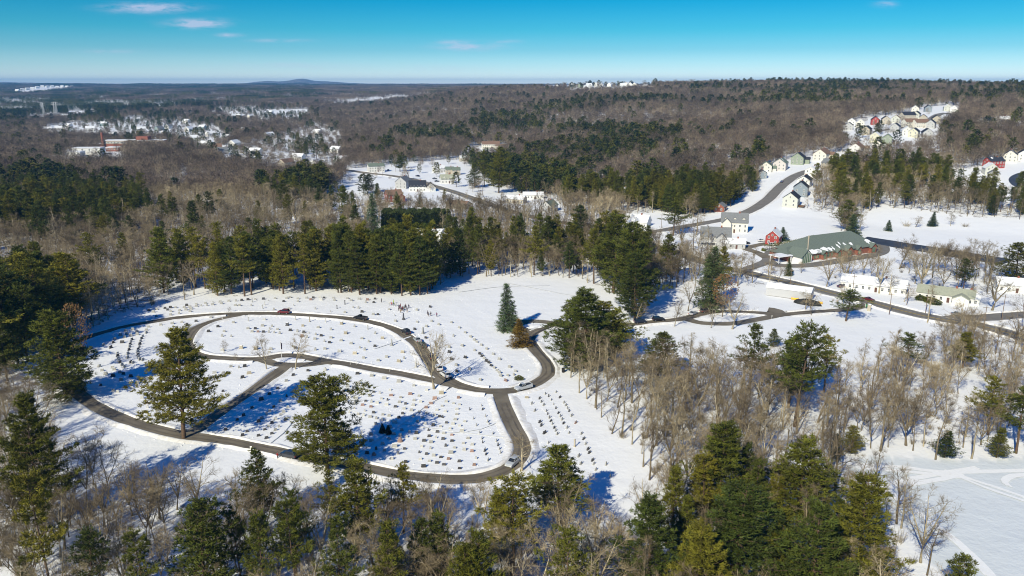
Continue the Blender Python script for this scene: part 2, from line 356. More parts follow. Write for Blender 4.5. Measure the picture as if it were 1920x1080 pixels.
def snow_material():
    m = bpy.data.materials.new('snow_ground'); m.use_nodes = True; nt = m.node_tree; N = nt.nodes; L = nt.links
    b = N['Principled BSDF']; b.inputs['Roughness'].default_value = .65; b.inputs['Specular IOR Level'].default_value = .2
    geo = N.new('ShaderNodeNewGeometry')
    def noise(sc, det, rough=.55):
        n = N.new('ShaderNodeTexNoise'); n.inputs['Scale'].default_value = sc; n.inputs['Detail'].default_value = det; n.inputs['Roughness'].default_value = rough
        L.new(geo.outputs['Position'], n.inputs['Vector']); return n.outputs['Fac']
    def math_(op, a, b_=None, clamp=False):
        n = N.new('ShaderNodeMath'); n.operation = op; n.use_clamp = clamp
        for i, v in enumerate((a, b_)):
            if v is None: continue
            if isinstance(v, (int, float)): n.inputs[i].default_value = v
            else: L.new(v, n.inputs[i])
        return n.outputs[0]
    def mix(f, a, b_):
        n = N.new('ShaderNodeMix'); n.data_type = 'RGBA'
        for k, v in (('Factor', f), ('A', a), ('B', b_)):
            if isinstance(v, tuple): n.inputs[k].default_value = (*v, 1)
            else: L.new(v, n.inputs[k])
        return n.outputs['Result']
    at1 = N.new('ShaderNodeAttribute'); at1.attribute_name = 'litter'
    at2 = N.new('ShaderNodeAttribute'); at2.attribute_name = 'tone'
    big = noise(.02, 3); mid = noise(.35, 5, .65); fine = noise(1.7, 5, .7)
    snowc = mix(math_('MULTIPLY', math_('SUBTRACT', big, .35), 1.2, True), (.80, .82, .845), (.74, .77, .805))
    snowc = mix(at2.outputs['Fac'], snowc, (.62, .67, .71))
    # leaf litter and twigs coming through in the woods
    k = math_('ADD', math_('MULTIPLY', mid, .6), math_('MULTIPLY', fine, .4))
    th = math_('SUBTRACT', .80, math_('MULTIPLY', at1.outputs['Fac'], .42))
    f = math_('MULTIPLY', math_('SUBTRACT', k, th), 9.0, True)
    f = math_('MULTIPLY', f, math_('MULTIPLY', at1.outputs['Fac'], 4.0, True), True)
    brown = mix(mid, (.085, .062, .045), (.15, .12, .09))
    col = mix(f, snowc, brown); L.new(col, b.inputs['Base Color'])
    # wind crust and softened drifts
    h = math_('ADD', math_('MULTIPLY', noise(.12, 4), 1.3), math_('MULTIPLY', noise(.9, 5, .6), .35))
    bp = N.new('ShaderNodeBump'); bp.inputs['Strength'].default_value = .55; bp.inputs['Distance'].default_value = .5
    L.new(h, bp.inputs['Height']); L.new(bp.outputs[0], b.inputs['Normal'])
    return m
M_GROUND = snow_material()
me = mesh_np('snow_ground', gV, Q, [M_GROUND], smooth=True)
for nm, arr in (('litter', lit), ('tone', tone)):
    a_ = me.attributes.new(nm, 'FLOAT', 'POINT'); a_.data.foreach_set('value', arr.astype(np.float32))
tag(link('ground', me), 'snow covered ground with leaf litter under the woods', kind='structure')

# ------------------------------------------------------------------ roads
M_ASPH = mat('salted_asphalt', (.20, .175, .135), .85, nscale=.16, namt=.42, bump=.1)
M_ASPH2 = mat('worn_highway_asphalt', (.19, .18, .165), .85, nscale=.25, namt=.22)
M_PARK = mat('dark_wet_asphalt', (.06, .062, .07), .5, nscale=.2, namt=.4)
M_SNOW = mat('clean_snow', (.83, .845, .87), .6, nscale=.8, namt=.1, bump=.8)
M_TRK = mat('packed_snow', (.84, .86, .88), .55, nscale=1.5, namt=.06, bump=.4)
M_YEL = mat('yellow_line_paint', (.55, .38, .06), .7); M_WHT = mat('white_line_paint', (.7, .7, .68), .7)
def smooth_pts(pts, step=2.0, closed=False):
    """Catmull-Rom through ground points, even steps"""
    p = np.array(pts, float)
    if closed: p = np.vstack([p[-1], p, p[0], p[1]])
    else: p = np.vstack([2 * p[0] - p[1], p, 2 * p[-1] - p[-2]])
    out = []
    for i in range(1, len(p) - 2):
        n = max(2, int(np.linalg.norm(p[i + 1] - p[i]) / step))
        t = np.linspace(0, 1, n, endpoint=False)[:, None]
        out.append(.5 * (2 * p[i] + (p[i + 1] - p[i - 1]) * t + (2 * p[i - 1] - 5 * p[i] + 4 * p[i + 1] - p[i + 2]) * t ** 2 + (3 * p[i] - p[i - 1] - 3 * p[i + 1] + p[i + 2]) * t ** 3))
    out.append(p[-2][None]); return np.vstack(out)
ROADS = []
def ribbon(pts, w, off=0.0):
    d = np.gradient(pts, axis=0); d /= np.maximum(np.linalg.norm(d, axis=1), 1e-9)[:, None]; n = np.stack([d[:, 1], -d[:, 0]], 1)
    return pts + n * off, n
def strip(name, pts, w, z, m, off=0.0, thick=False, lab=None, kind='structure', wob=0.0):
    c, n = ribbon(pts, w, off); k = 4; cols = np.linspace(-.5, .5, k + 1)
    jit = 1 + wob * rng.standard_normal((len(c), 1)) if wob else np.ones((len(c), 1))
    V = (c[:, None, :] + n[:, None, :] * (cols[None, :, None] * w * jit[:, :, None]))
    zz = hz(V[..., 0], V[..., 1]) + z + np.hypot(V[..., 0], V[..., 1]) * .00012
    V = np.concatenate([V, zz[..., None]], -1).reshape(-1, 3); L_ = len(c)
    i = np.arange(L_ - 1)[:, None] * (k + 1) + np.arange(k)[None, :]
    Qd = np.stack([i, i + 1, i + k + 2, i + k + 1], -1).reshape(-1, 4)
    me = mesh_np(name, V, Qd, [m]); o = link(name, me); tag(o, lab, kind=kind); return o
def road(name, px, w, m=None, bank=True, lab=None, step=2.0, bh=.5):
    pts = smooth_pts([at(*q)[:2] for q in px], step); z = .06 + .005 * len(ROADS)
    o = strip(name, pts, w, z, m or M_ASPH, lab=lab); ROADS.append(dict(p=pts, w=w, z=z, bank=bank, bh=bh, name=name)); return pts
RA = road('cemetery_road', [(100, 668), (130, 648), (167, 632), (200, 622), (240, 612), (290, 603), (333, 596), (377, 592), (427, 589), (500, 588), (547, 590), (580, 592), (647, 597), (697, 605), (740, 618), (770, 635), (790, 655), (808, 680), (823, 702), (845, 716), (863, 724), (897, 732), (930, 734), (963, 732), (993, 724), (1017, 711), (1029, 699), (1026, 682), (1013, 667), (999, 650), (992, 636), (1000, 625), (1020, 616), (1043, 610), (1090, 611), (1185, 609), (1211, 605), (1249, 602), (1284, 597), (1310, 590), (1335, 586), (1373, 585), (1425, 587), (1467, 590), (1527, 585), (1585, 581), (1618, 574), (1636, 568)], 4.4, lab='narrow asphalt lane looping round the cemetery')
RB = road('cemetery_road', [(453, 590), (417, 598), (387, 607), (364, 618), (350, 640), (360, 660), (383, 669), (417, 672), (450, 674), (477, 674), (500, 672), (527, 667), (560, 668), (593, 674), (620, 679), (647, 683), (697, 692), (747, 700), (790, 709), (830, 718), (853, 723)], 4.2, lab='asphalt lane crossing the middle of the cemetery')
RC = road('cemetery_road', [(567, 684), (540, 687), (520, 699), (500, 713), (467, 737), (433, 760), (400, 783), (373, 803), (353, 815)], 4.2, lab='straight asphalt lane running diagonally to the big pine')
RE = road('cemetery_road', [(490, 674), (515, 682), (547, 685), (583, 683), (612, 679)], 4.0, bank=False)
RD = road('cemetery_road', [(112, 660), (104, 685), (115, 708), (136, 728), (153, 743), (177, 760), (207, 776), (240, 789), (277, 801), (317, 811), (347, 817), (383, 821), (433, 829), (483, 839), (533, 849), (583, 859), (633, 868), (690, 879), (740, 888), (790, 895), (840, 899), (890, 898), (923, 891), (950, 880), (971, 863), (980, 843), (975, 823), (964, 803), (953, 780), (943, 757), (936, 733)], 4.3, lab='asphalt lane along the near edge of the cemetery')
RF = road('cemetery_road', [(1043, 607), (1013, 603), (985, 603), (978, 611), (983, 622), (993, 634)], 4.2, bank=False)
RG = road('cemetery_road', [(1284, 597), (1305, 604), (1331, 607), (1373, 607), (1416, 600), (1467, 590)], 4.2, bank=False)
RH = road('service_driveway', [(1460, 590), (1452, 583), (1440, 581)], 7.0, bank=False)
MAIN = road('main_road', [(1120, 425), (1160, 440), (1205, 457), (1250, 468), (1300, 485), (1360, 503), (1400, 512), (1447, 523), (1500, 535), (1547, 547), (1597, 559), (1634, 568), (1698, 585), (1762, 599), (1847, 614), (1925, 636), (2010, 665), (2150, 720)], 9.5, M_ASPH2, lab='two lane main road passing the cemetery gate', bh=.7)
MAIN2 = road('side_road', [(1775, 600), (1810, 596), (1847, 596), (1920, 591), (2020, 588), (2200, 590)], 8.5, M_ASPH2, lab='side road branching off the main road at the right', bh=.6)
MAIN3 = road('main_road', [(560, 300), (610, 312), (655, 320), (700, 326), (735, 330), (780, 338), (807, 347), (850, 360), (900, 377), (955, 396), (1010, 410), (1060, 418), (1120, 425)], 10, M_ASPH2, lab='main road through the village behind the woods', step=4)
STR = road('hill_street', [(1210, 438), (1250, 431), (1290, 424), (1330, 417), (1365, 410), (1400, 398), (1420, 388), (1442, 372), (1467, 347), (1492, 330), (1513, 322), (1533, 317), (1560, 305), (1600, 290)], 8.5, M_ASPH2, lab='residential street climbing between new houses', step=4)
STR2 = road('hill_street', [(1640, 247), (1690, 240), (1735, 232), (1748, 222), (1760, 215), (1775, 212)], 9, M_ASPH2, step=5, bank=False)
STR3 = road('hill_street', [(1960, 322), (1925, 325), (1905, 335), (1912, 348), (1940, 356), (2000, 370)], 9, M_PARK, step=5, bank=False)
CH1 = road('church_drive', [(1388, 510), (1405, 503), (1438, 490), (1440, 480), (1450, 472), (1470, 468), (1485, 470)], 6, M_ASPH2, bank=False)
CH2 = road('church_drive', [(1438, 488), (1452, 496), (1480, 499), (1522, 497), (1563, 491), (1597, 485), (1630, 480), (1653, 473), (1655, 462), (1645, 452)], 6.5, M_ASPH2, bank=False)
CH3 = road('church_parking', [(1618, 448), (1660, 455), (1700, 462), (1760, 471), (1820, 481), (1890, 492)], 15, M_PARK, bank=False, lab='dark wet parking strip behind the green roofed hall')
CH4 = road('house_driveway', [(1438, 484), (1420, 474), (1400, 466), (1430, 458), (1455, 455)], 5, M_ASPH, bank=False)
def near_road(x, y, ex=None, pad=0.0):
    best = 1e9
    for k, r in enumerate(ROADS):
        if k == ex: continue
        d = np.hypot(r['p'][:, 0] - x, r['p'][:, 1] - y).min() - r['w'] / 2
        best = min(best, d)
    return best
# ploughed snow banks beside the roads, broken where another road joins
VB = []; FB = []; cnt = 0
for k, r in enumerate(ROADS):
    if not r['bank']: continue
    c, n = ribbon(r['p'], 0)
    for s in (-1, 1):
        run = []
        def flush():
            global cnt
            if len(run) > 3:
                a = np.array(run).reshape(-1, 3); VB.append(a); K = 6; L_ = len(a) // K
                i = np.arange(L_ - 1)[:, None] * K + np.arange(K - 1)[None, :] + cnt
                FB.append(np.stack([i, i + 1, i + K + 1, i + K], -1).reshape(-1, 4)); cnt += len(a)
            run.clear()
        ph = rng.uniform(0, 6); wd = 0
        for i in range(len(c)):
            x, y = c[i] + n[i] * s * (r['w'] / 2 + .3)
            if near_road(x, y, k) < .5: flush(); continue
            hh = r['bh'] * .85 * (.75 + .35 * sin(i * .37 + ph) + .45 * rng.random()); wd = .75 * wd + rng.uniform(-.16, .16)
            for o_, z_ in ((-.35 + wd, -.05), (-.1 + wd, hh * .7), (.3 + wd, hh), (.7 + wd * 2, hh * rng.uniform(.5, 1)), (1.2 + wd * 3, hh * .4), (1.9 + wd * 4, -.06)):
                q = c[i] + n[i] * s * (r['w'] / 2 + .2 + o_); run.append((q[0], q[1], float(hz(*q)) + z_))
        flush()
M_PLOW = mat('ploughed_snow', (.82, .83, .85), .7, nscale=.9, col2=(.66, .65, .62), bump=1.0)
me = mesh_np('snow_bank', np.vstack(VB), np.vstack(FB), [M_PLOW], smooth=True)
tag(link('snow_banks', me), 'ploughed snow piled along the road edges', kind='structure')
# clods thrown by the plough, trodden paths between the graves
def clods(name, xy, size, lab, m):
    n = len(xy); z = hz(xy[:, 0], xy[:, 1]); s = size * rng.uniform(.5, 1.3, n); k = 5; a = 2 * pi * np.arange(k) / k
    ring = np.stack([np.cos(a), np.sin(a), np.zeros(k)], 1)[None] * s[:, None, None] * rng.uniform(.6, 1.3, (n, k, 1)); base = np.stack([xy[:, 0], xy[:, 1], z - .03], 1)[:, None]
    top = base + np.stack([rng.normal(0, .2, n) * s, rng.normal(0, .2, n) * s, s * rng.uniform(.55, 1.1, n)], 1)[:, None]; V = np.concatenate([base + ring, top], 1).reshape(-1, 3)
    f = np.array([(i, (i + 1) % k, k) for i in range(k)]); T = (np.arange(n)[:, None, None] * (k + 1) + f[None]).reshape(-1, 3)
    tag(link(name, mesh_np(name, V, T, [m])), lab, kind='stuff')
cl_ = []
for k, r in enumerate(ROADS):
    if not r['bank'] or r['p'][:, 1].min() > 420: continue
    c, n = ribbon(r['p'], 0)
    for s in (-1, 1):
        for _ in range(3):
            t = rng.integers(0, len(c), int(len(c) * .9)); o = r['w'] / 2 + .5 + np.abs(rng.normal(0, 1.5, len(t))); q = c[t] + n[t] * (s * o)[:, None] + rng.normal(0, .7, (len(t), 2)); cl_.append(q)
cl_ = np.vstack(cl_); d_ = np.array([near_road(x, y) for x, y in cl_]); clods('snow_clods', cl_[d_ > .25], .26, 'lumps of snow thrown up beside the ploughed lanes', M_SNOW)
ft = []
def foot(px, wig=.5, dens=.7):
    q = smooth_pts([at(*a)[:2] for a in px], dens); d, n = ribbon(q, 0); s = np.where(np.arange(len(q)) % 2 == 0, -.16, .16); ft.append(q + n * s[:, None] + rng.normal(0, .07, q.shape))
for px in ([(735, 620), (742, 600), (750, 590), (752, 582)], [(758, 628), (765, 605), (762, 590)], [(775, 640), (790, 612), (770, 588)], [(800, 655), (815, 630), (800, 600), (780, 588)], [(760, 584), (800, 590), (806, 592)], [(820, 690), (840, 650), (830, 610), (815, 594)],
           [(642, 868), (665, 842), (700, 818), (735, 790), (765, 770), (790, 745)], [(690, 752), (730, 770), (790, 785), (830, 790), (880, 800), (935, 808)], [(815, 760), (802, 785), (815, 800), (870, 815)], [(640, 742), (700, 760), (760, 772), (800, 783)], [(700, 812), (650, 800), (600, 792)],
           [(620, 690), (650, 720), (655, 745)], [(705, 655), (730, 640), (760, 628)], [(640, 670), (690, 655), (740, 645)], [(545, 850), (520, 870), (500, 880)], [(400, 835), (430, 845), (470, 858), (520, 862)], [(850, 712), (880, 690), (905, 672), (915, 650)], [(955, 722), (965, 705), (955, 680), (925, 655), (900, 640)],
           [(990, 745), (1030, 780), (1060, 800), (1100, 830)], [(1000, 840), (1040, 815), (1080, 800)], [(560, 575), (620, 572), (690, 576), (740, 582)], [(1735, 925), (1740, 950), (1750, 985), (1765, 1010)], [(200, 650), (235, 680), (280, 700)], [(860, 560), (900, 585), (935, 600)], [(1230, 640), (1300, 622), (1400, 628)], [(1150, 600), (1170, 580), (1230, 560)]): foot(px); foot([(a + 2, b - 1) for a, b in px])
c_ = at(752, 582); ft.append(np.stack([c_[0] + rng.normal(0, 6, 700), c_[1] + rng.normal(0, 5, 700)], 1)); ft = np.vstack(ft); d_ = np.array([near_road(x, y) for x, y in ft]); clods('trodden_snow', ft[d_ > .3], .17, 'footprints and trodden snow between the graves', M_SNOW)
# road paint
for pts in (MAIN, MAIN3):
    strip('centre_line', pts, .35, .19, M_YEL, lab='yellow centre line'); 
    for s in (-1, 1): strip('edge_line', pts, .25, .19, M_WHT, off=s * 4.0)
# tyre-dark bands: worn wheel tracks on the cemetery curve
M_DAMP2 = mat('worn_wheel_track', (.145, .125, .098), .7, nscale=.5, namt=.3); M_SALT = mat('salt_streak', (.27, .26, .24), .9, nscale=.4, namt=.3)
M_DAMP = mat('damp_asphalt', (.075, .066, .055), .6, nscale=.8, namt=.3)
for pts_, w_ in ((RA, 5), (RB, 4.8), (RD, 4.8), (RC, 4.8)):
    for s in (-1, 1): strip('damp_wheel_track', pts_[4:-4], .55, .115 + .002 * s, M_DAMP2, off=s * .85, wob=.35)
for s in (-1, 1):
    for o in (-.9, .9): strip('salt_streak', MAIN, .6, .19 + .003 * s, M_SALT, off=s * 2.1 + o, wob=.4)
strip('damp_wheel_track', RA[(RA[:, 1] > 228) & (RA[:, 0] > 2) & (RA[:, 0] < 30)][2:-2], .7, .12, M_DAMP, off=1.1, wob=.2)
# islands of snow inside the road splits
def mound(name, px, py, rx, ry, h, lab):
    c = at(px, py); mb = MB(); n = 28; rings = 5; V = []; Fc = []
    for j in range(rings + 1):
        t = j / rings
        for k in range(n):
            a = 2 * pi * k / n; rr = (1 - t) * (1 + .05 * sin(3 * a + px)); x = c[0] + rx * rr * cos(a); y = c[1] + ry * rr * sin(a)
            V.append((x, y, float(hz(x, y)) + .05 + (h * (1 - (1 - t) ** 2.2) + (rng.random() * .12 if 0 < j else 0))))
    for j in range(rings):
        for k in range(n): Fc.append((j * n + k, j * n + (k + 1) % n, (j + 1) * n + (k + 1) % n, (j + 1) * n + k))
    me = mesh_np(name, np.array(V), np.array(Fc), [M_SNOW], smooth=True); tag(link(name, me), lab, kind='structure')
mound('snow_island', 543, 676, 4.8, 1.9, .5, 'small snowy island in the lane junction')
mound('snow_island', 1000, 612, 4.3, 3.0, .5, 'small round snow island in the turning circle')
mound('snow_island', 1352, 597, 8.8, 4.4, .5, 'oval snow island between two lanes')
# packed tracks on the frozen pond and the fields
def track(px, w, z=.05):
    strip('snow_track', smooth_pts([at(*q)[:2] for q in px], 2.5), w, z, M_TRK, lab='vehicle track packed into the snow', wob=.12)
tk = 0
for px in ([(1580, 868), (1640, 872), (1700, 876), (1760, 884), (1840, 883), (1960, 880)], [(1630, 915), (1680, 903), (1730, 892), (1780, 884), (1830, 876)], [(1770, 882), (1830, 902), (1900, 925), (2000, 965)],
           [(1634, 908), (1690, 942), (1740, 975), (1790, 1012), (1850, 1070), (1900, 1130)], [(1660, 912), (1705, 950), (1750, 985), (1800, 1025), (1850, 1080)], [(1600, 876), (1660, 880), (1740, 888), (1800, 894)], [(1635, 920), (1700, 908), (1760, 898), (1800, 888)],
           [(1780, 886), (1840, 912), (1920, 940)], [(1890, 912), (1880, 902), (1895, 892), (1930, 890)]):
    track(px, 1.0, .05 + .006 * tk); track([(a + 7, b + 3) for a, b in px], .8, .05 + .006 * (tk + 1)); tk += 2
for px in ([(945, 530), (1000, 540), (1060, 552), (1120, 560)], [(860, 548), (940, 538), (1030, 536)], [(630, 762), (690, 778), (760, 795), (850, 808), (945, 820)], [(800, 800), (830, 812), (900, 805), (935, 790)], [(505, 832), (530, 812), (548, 790)],
           [(640, 870), (690, 836), (760, 790), (800, 760), (835, 742)], [(1190, 625), (1200, 640), (1215, 660)], [(700, 655), (740, 642), (770, 632)]):
    track(px, .7, .05 + .006 * tk); tk += 1
# ------------------------------------------------------------------ tree shapes
def tubes(seg, sides):
    """seg: (n,8) p0 p1 r0 r1 -> vertices, triangles"""
    seg = np.asarray(seg, float); n = len(seg)
    p0, p1, r0, r1 = seg[:, :3], seg[:, 3:6], seg[:, 6], seg[:, 7]
    d = p1 - p0; d /= np.maximum(np.linalg.norm(d, axis=1), 1e-6)[:, None]
    ref = np.where(np.abs(d[:, 2:3]) < .9, np.array([[0, 0, 1.]]), np.array([[1., 0, 0]])); a = np.cross(d, ref); a /= np.linalg.norm(a, axis=1)[:, None]; b = np.cross(d, a)
    t = 2 * pi * np.arange(sides) / sides
    ring = a[:, None, :] * np.cos(t)[None, :, None] + b[:, None, :] * np.sin(t)[None, :, None]
    V = np.concatenate([p0[:, None] + ring * r0[:, None, None], p1[:, None] + ring * r1[:, None, None]], 1).reshape(-1, 3)
    k = np.arange(sides); l = (k + 1) % sides
    f = np.concatenate([np.stack([k, l, l + sides], 1), np.stack([k, l + sides, k + sides], 1)])
    Fc = (np.arange(n)[:, None, None] * 2 * sides + f[None]).reshape(-1, 3)
    return V, Fc
def slivers(p, d, length, width, R):
    """flat pointed triangles: n points, n directions"""
    n = len(p); d = d / np.maximum(np.linalg.norm(d, axis=1), 1e-6)[:, None]
    w = R.standard_normal((n, 3)); w = np.cross(d, w); w /= np.maximum(np.linalg.norm(w, axis=1), 1e-6)[:, None]
    length = np.broadcast_to(length, (n,))[:, None]; width = np.broadcast_to(width, (n,))[:, None]
    V = np.stack([p - w * width * .5, p + w * width * .5, p + d * length], 1).reshape(-1, 3)
    return V, np.arange(3 * n).reshape(-1, 3)
def join(*parts):
    V = []; T = []; c = 0
    for v, f in parts: V.append(v); T.append(f + c); c += len(v)
    return np.vstack(V), np.vstack(T)

def gen_bare(seed, ht=15.0, spread=.30, nl=15, start=.32, up=.55, fork=False, tw=4, wid=1.0, lean=.04, thick=.017):
    R = np.random.default_rng(seed)
    segs = {0: [], 1: [], 2: [], 3: []}; tp = []; td = []
    def limb(p, d, L, r, lev, n):
        pts = [p]; d = d / np.linalg.norm(d); q = p
        for i in range(n):
            d = d + R.normal(0, .20 if lev else .06, 3) + np.array([0, 0, .09 if lev else .03]); d = d / np.linalg.norm(d)
            r1 = r * (1 - (i + 1) / n * (.75 if lev else .8)); r0 = r * (1 - i / n * (.75 if lev else .8))
            q2 = q + d * L / n; segs[lev].append((*q, *q2, r0, r1)); q = q2; pts.append(q)
        return np.array(pts)
    def along(pts, t):
        x = t * (len(pts) - 1); i = min(int(x), len(pts) - 2); f = x - i
        return pts[i] * (1 - f) + pts[i + 1] * f, pts[i + 1] - pts[i]
    def side(d, ang):
        d = d / np.linalg.norm(d); a = np.cross(d, R.standard_normal(3)); a /= np.linalg.norm(a); return d * cos(ang) + a * sin(ang)
    stems = [(np.zeros(3), np.array([R.normal(0, lean), R.normal(0, lean), 1.]), ht, ht * thick)]
    if fork:
        t0 = limb(*stems[0][:2], ht * .28, ht * thick * 1.2, 0, 2); q = t0[-1]
        stems = [(q, np.array([cos(a) * .35, sin(a) * .35, 1.]), ht * R.uniform(.6, .78), ht * thick * .75) for a in R.uniform(0, 6.28) + np.arange(R.integers(2, 5)) * 2.1]
    for (p, d, L, r) in stems:
        T0 = limb(p, d, L, r, 0, 7); k = max(5, nl // (len(stems) if fork else 1))
        for j in range(k):
            t = (start if not fork else .12) + (1 - start) * (j + R.uniform(0, .9)) / k; t = min(t, .985)
            q, dd = along(T0, t); Lb = ht * spread * (1.15 - t * .75) * R.uniform(.6, 1.25)
            b = side(dd, R.uniform(.6, 1.15)); b[2] = abs(b[2]) * .6 + up * .7; P1 = limb(q, b, Lb, max(r * (1 - t * .8) * .5, .035 * wid), 1, 4)
            for _ in range(6):
                t2 = R.uniform(.25, 1); q2, d2 = along(P1, t2); L2 = Lb * R.uniform(.25, .5); P2 = limb(q2, side(d2, R.uniform(.4, .95)), L2, .026 * wid, 2, 2)
                for _ in range(4):
                    q3, d3 = along(P2, R.uniform(.2, 1)); L3 = L2 * R.uniform(.3, .65) + .25; P3 = limb(q3, side(d3, R.uniform(.35, .9)), L3, .014 * wid, 3, 1)
                    for _ in range(tw):
                        q4, d4 = along(P3, R.uniform(.2, 1)); tp.append(q4); td.append(side(d4, R.uniform(.3, .9)) * R.uniform(.35, .95))
    td = np.array(td); tp = np.array(tp)
    A0 = tubes(segs[0], 6); A1 = tubes(segs[1], 4)
    tr = join(A0, A1); cr = join(tubes(segs[2], 3), tubes(segs[3], 3), slivers(tp, td, np.linalg.norm(td, axis=1), .022 * wid, R))
    return tr, cr

def gen_pine(seed, ht=24.0, start=.22, wmax=.20, ragged=.35, den=1.0, kind='white', leafL=.62, leafW=.17, n_tuft=7):
    R = np.random.default_rng(seed); seg0 = []; seg1 = []; P_ = []; D_ = []
    q = np.zeros(3); n = 8; d = np.array([R.normal(0, .015), R.normal(0, .015), 1.]); pts = [q]
    for i in range(n):
        q2 = q + d * ht / n; seg0.append((*q, *q2, ht * .0135 * (1 - i / n * .92), ht * .0135 * (1 - (i + 1) / n * .92))); q = q2; pts.append(q); d = d + R.normal(0, .012, 3)
    pts = np.array(pts)
    z = start; lobes = R.uniform(0, 6.28, 3)
    while z < .985:
        u = (z - start) / (1 - start)
        if kind == 'white': prof = (1 - u) ** .5 * (.62 + .38 * min(1, u * 4)) * (1 + .16 * sin(9 * u + lobes[1])) + .02
        elif kind == 'spruce': prof = (1 - u) ** .85 * (.85 + .15 * min(1, u * 8)) + .02
        else: prof = (1 - u ** 1.6) * .9 + .05
        k = R.integers(4, 7) if kind != 'spruce' else 8
        x = z * n; i = min(int(x), n - 1); base = pts[i] * (1 - (x - i)) + pts[i + 1] * (x - i); a0 = R.uniform(0, 6.28)
        for j in range(k):
            if R.random() < ragged * .45: continue
            a = a0 + 2 * pi * j / k + R.normal(0, .25)
            L = ht * wmax * prof * (1 + ragged * R.normal(0, .55)) * (1 + .22 * sin(2 * a + lobes[0] + 5 * u)); L = max(L, .35)
            el = (.10 + .55 * u + R.normal(0, .08)) if kind == 'white' else (-.22 + .6 * u + R.normal(0, .05))
            dr = np.array([cos(a) * cos(el), sin(a) * cos(el), sin(el)]); m = 3; qq = base; dd = dr
            lim = [qq]
            for s in range(m):
                dd = dd + np.array([0, 0, (.13 if kind == 'white' else .10) * (s - .4)]); dd /= np.linalg.norm(dd); q3 = qq + dd * L / m
                seg1.append((*qq, *q3, .02 + .010 * L * (1 - s / m), .015 + .010 * L * (1 - (s + 1) / m))); qq = q3; lim.append(qq)
            lim = np.array(lim); nt = max(2, int(L * 3.4 * den)); ts = R.uniform(.22 if kind == 'white' else .08, 1.02, nt)
            side_ = np.array([-sin(a), cos(a), 0])
            for t in ts:
                x_ = min(t, .999) * m; i_ = int(x_); c = lim[i_] * (1 - (x_ - i_)) + lim[i_ + 1] * (x_ - i_)
                lat = R.uniform(-1, 1) * L * .30 * (.35 + 1.0 * t * (1.15 - t) * 2.2)
                c = c + side_ * lat + dr * abs(lat) * .25 + np.array([0, 0, R.normal(0, .10) + .05])
                out = dr * .6 + side_ * np.sign(lat) * .5 + np.array([0, 0, .45 if kind == 'white' else .05])
                P_.append(np.repeat(c[None], n_tuft, 0) + R.normal(0, .14, (n_tuft, 3))); D_.append(out[None] + R.normal(0, .55, (n_tuft, 3)))
        z += (.030 if kind != 'spruce' else .026) * R.uniform(.8, 1.3)
    # the leader
    top = pts[-1]; P_.append(top[None] + R.normal(0, .12, (30, 3)) - np.array([0, 0, 1]) * R.uniform(0, 1.2, (30, 1))); D_.append(R.normal(0, .5, (30, 3)) + np.array([0, 0, .8]))
    # a few dead stubs below the crown
    for _ in range(10):
        x = R.uniform(.02, start + .05) * n; i = min(int(x), n - 1); b = pts[i] * (1 - (x - i)) + pts[i + 1] * (x - i); a = R.uniform(0, 6.28); L = R.uniform(.5, 2.2)
        seg1.append((*b, *(b + np.array([cos(a) * L, sin(a) * L, R.uniform(-.2, .4)])), .04, .012))
    Pp = np.vstack(P_); Dd = np.vstack(D_)
    tr = join(tubes(seg0, 7), tubes(seg1, 4)); cr = slivers(Pp, Dd, leafL * R.uniform(.7, 1.3, len(Pp)), leafW, R)
    return tr, cr

def gen_bush(seed, rx, rz, n=900, ls=.4, lw=.16, cone=False):
    R = np.random.default_rng(seed); th = R.uniform(0, 6.28, n); u = R.uniform(0, 1, n) ** .5 if cone else R.uniform(-1, 1, n)
    if cone:
        z = (1 - u) * rz; rr = rx * u * R.uniform(.55, 1.05, n) * (1 - .25 * (u > .95))
    else:
        z = rz * .5 * (1 + u); rr = rx * np.sqrt(np.clip(1 - u * u, 0.02, 1)) * R.uniform(.5, 1.05, n) * (1 + .15 * np.sin(3 * th + seed))
    P_ = np.stack([rr * np.cos(th), rr * np.sin(th), z], 1); D_ = np.stack([np.cos(th), np.sin(th), np.full(n, .5)], 1) + R.normal(0, .5, (n, 3))
    a = R.uniform(0, 6.28, 10); st = np.array([(0, 0, 0, .35 * rx * cos(t), .35 * rx * sin(t), rz * .6, .05, .02) for t in a])
    return tubes(st, 4), slivers(P_, D_, ls, lw, R)
def gen_brush(seed, rx=1.6, h=2.4, n=26):
    """leafless shrub: stems from the ground, twigs"""
    R = np.random.default_rng(seed); seg = []; tp = []; td = []
    for _ in range(n):
        a = R.uniform(0, 6.28); b = np.array([cos(a), sin(a), 0]) * R.uniform(0, rx * .5); d = np.array([cos(a) * R.uniform(.1, .6), sin(a) * R.uniform(.1, .6), 1.]); L = h * R.uniform(.5, 1)
        m = b + d * L * .5; e = m + (d + R.normal(0, .25, 3)) * L * .5; seg += [(*b, *m, .035, .025), (*m, *e, .025, .01)]
        for _ in range(9):
            t = R.uniform(.2, 1); tp.append(b + (e - b) * t); td.append(R.normal(0, .5, 3) + np.array([0, 0, .7]))
    return tubes(seg, 3), slivers(np.array(tp), np.array(td), R.uniform(.4, .9, len(tp)), .03, R)
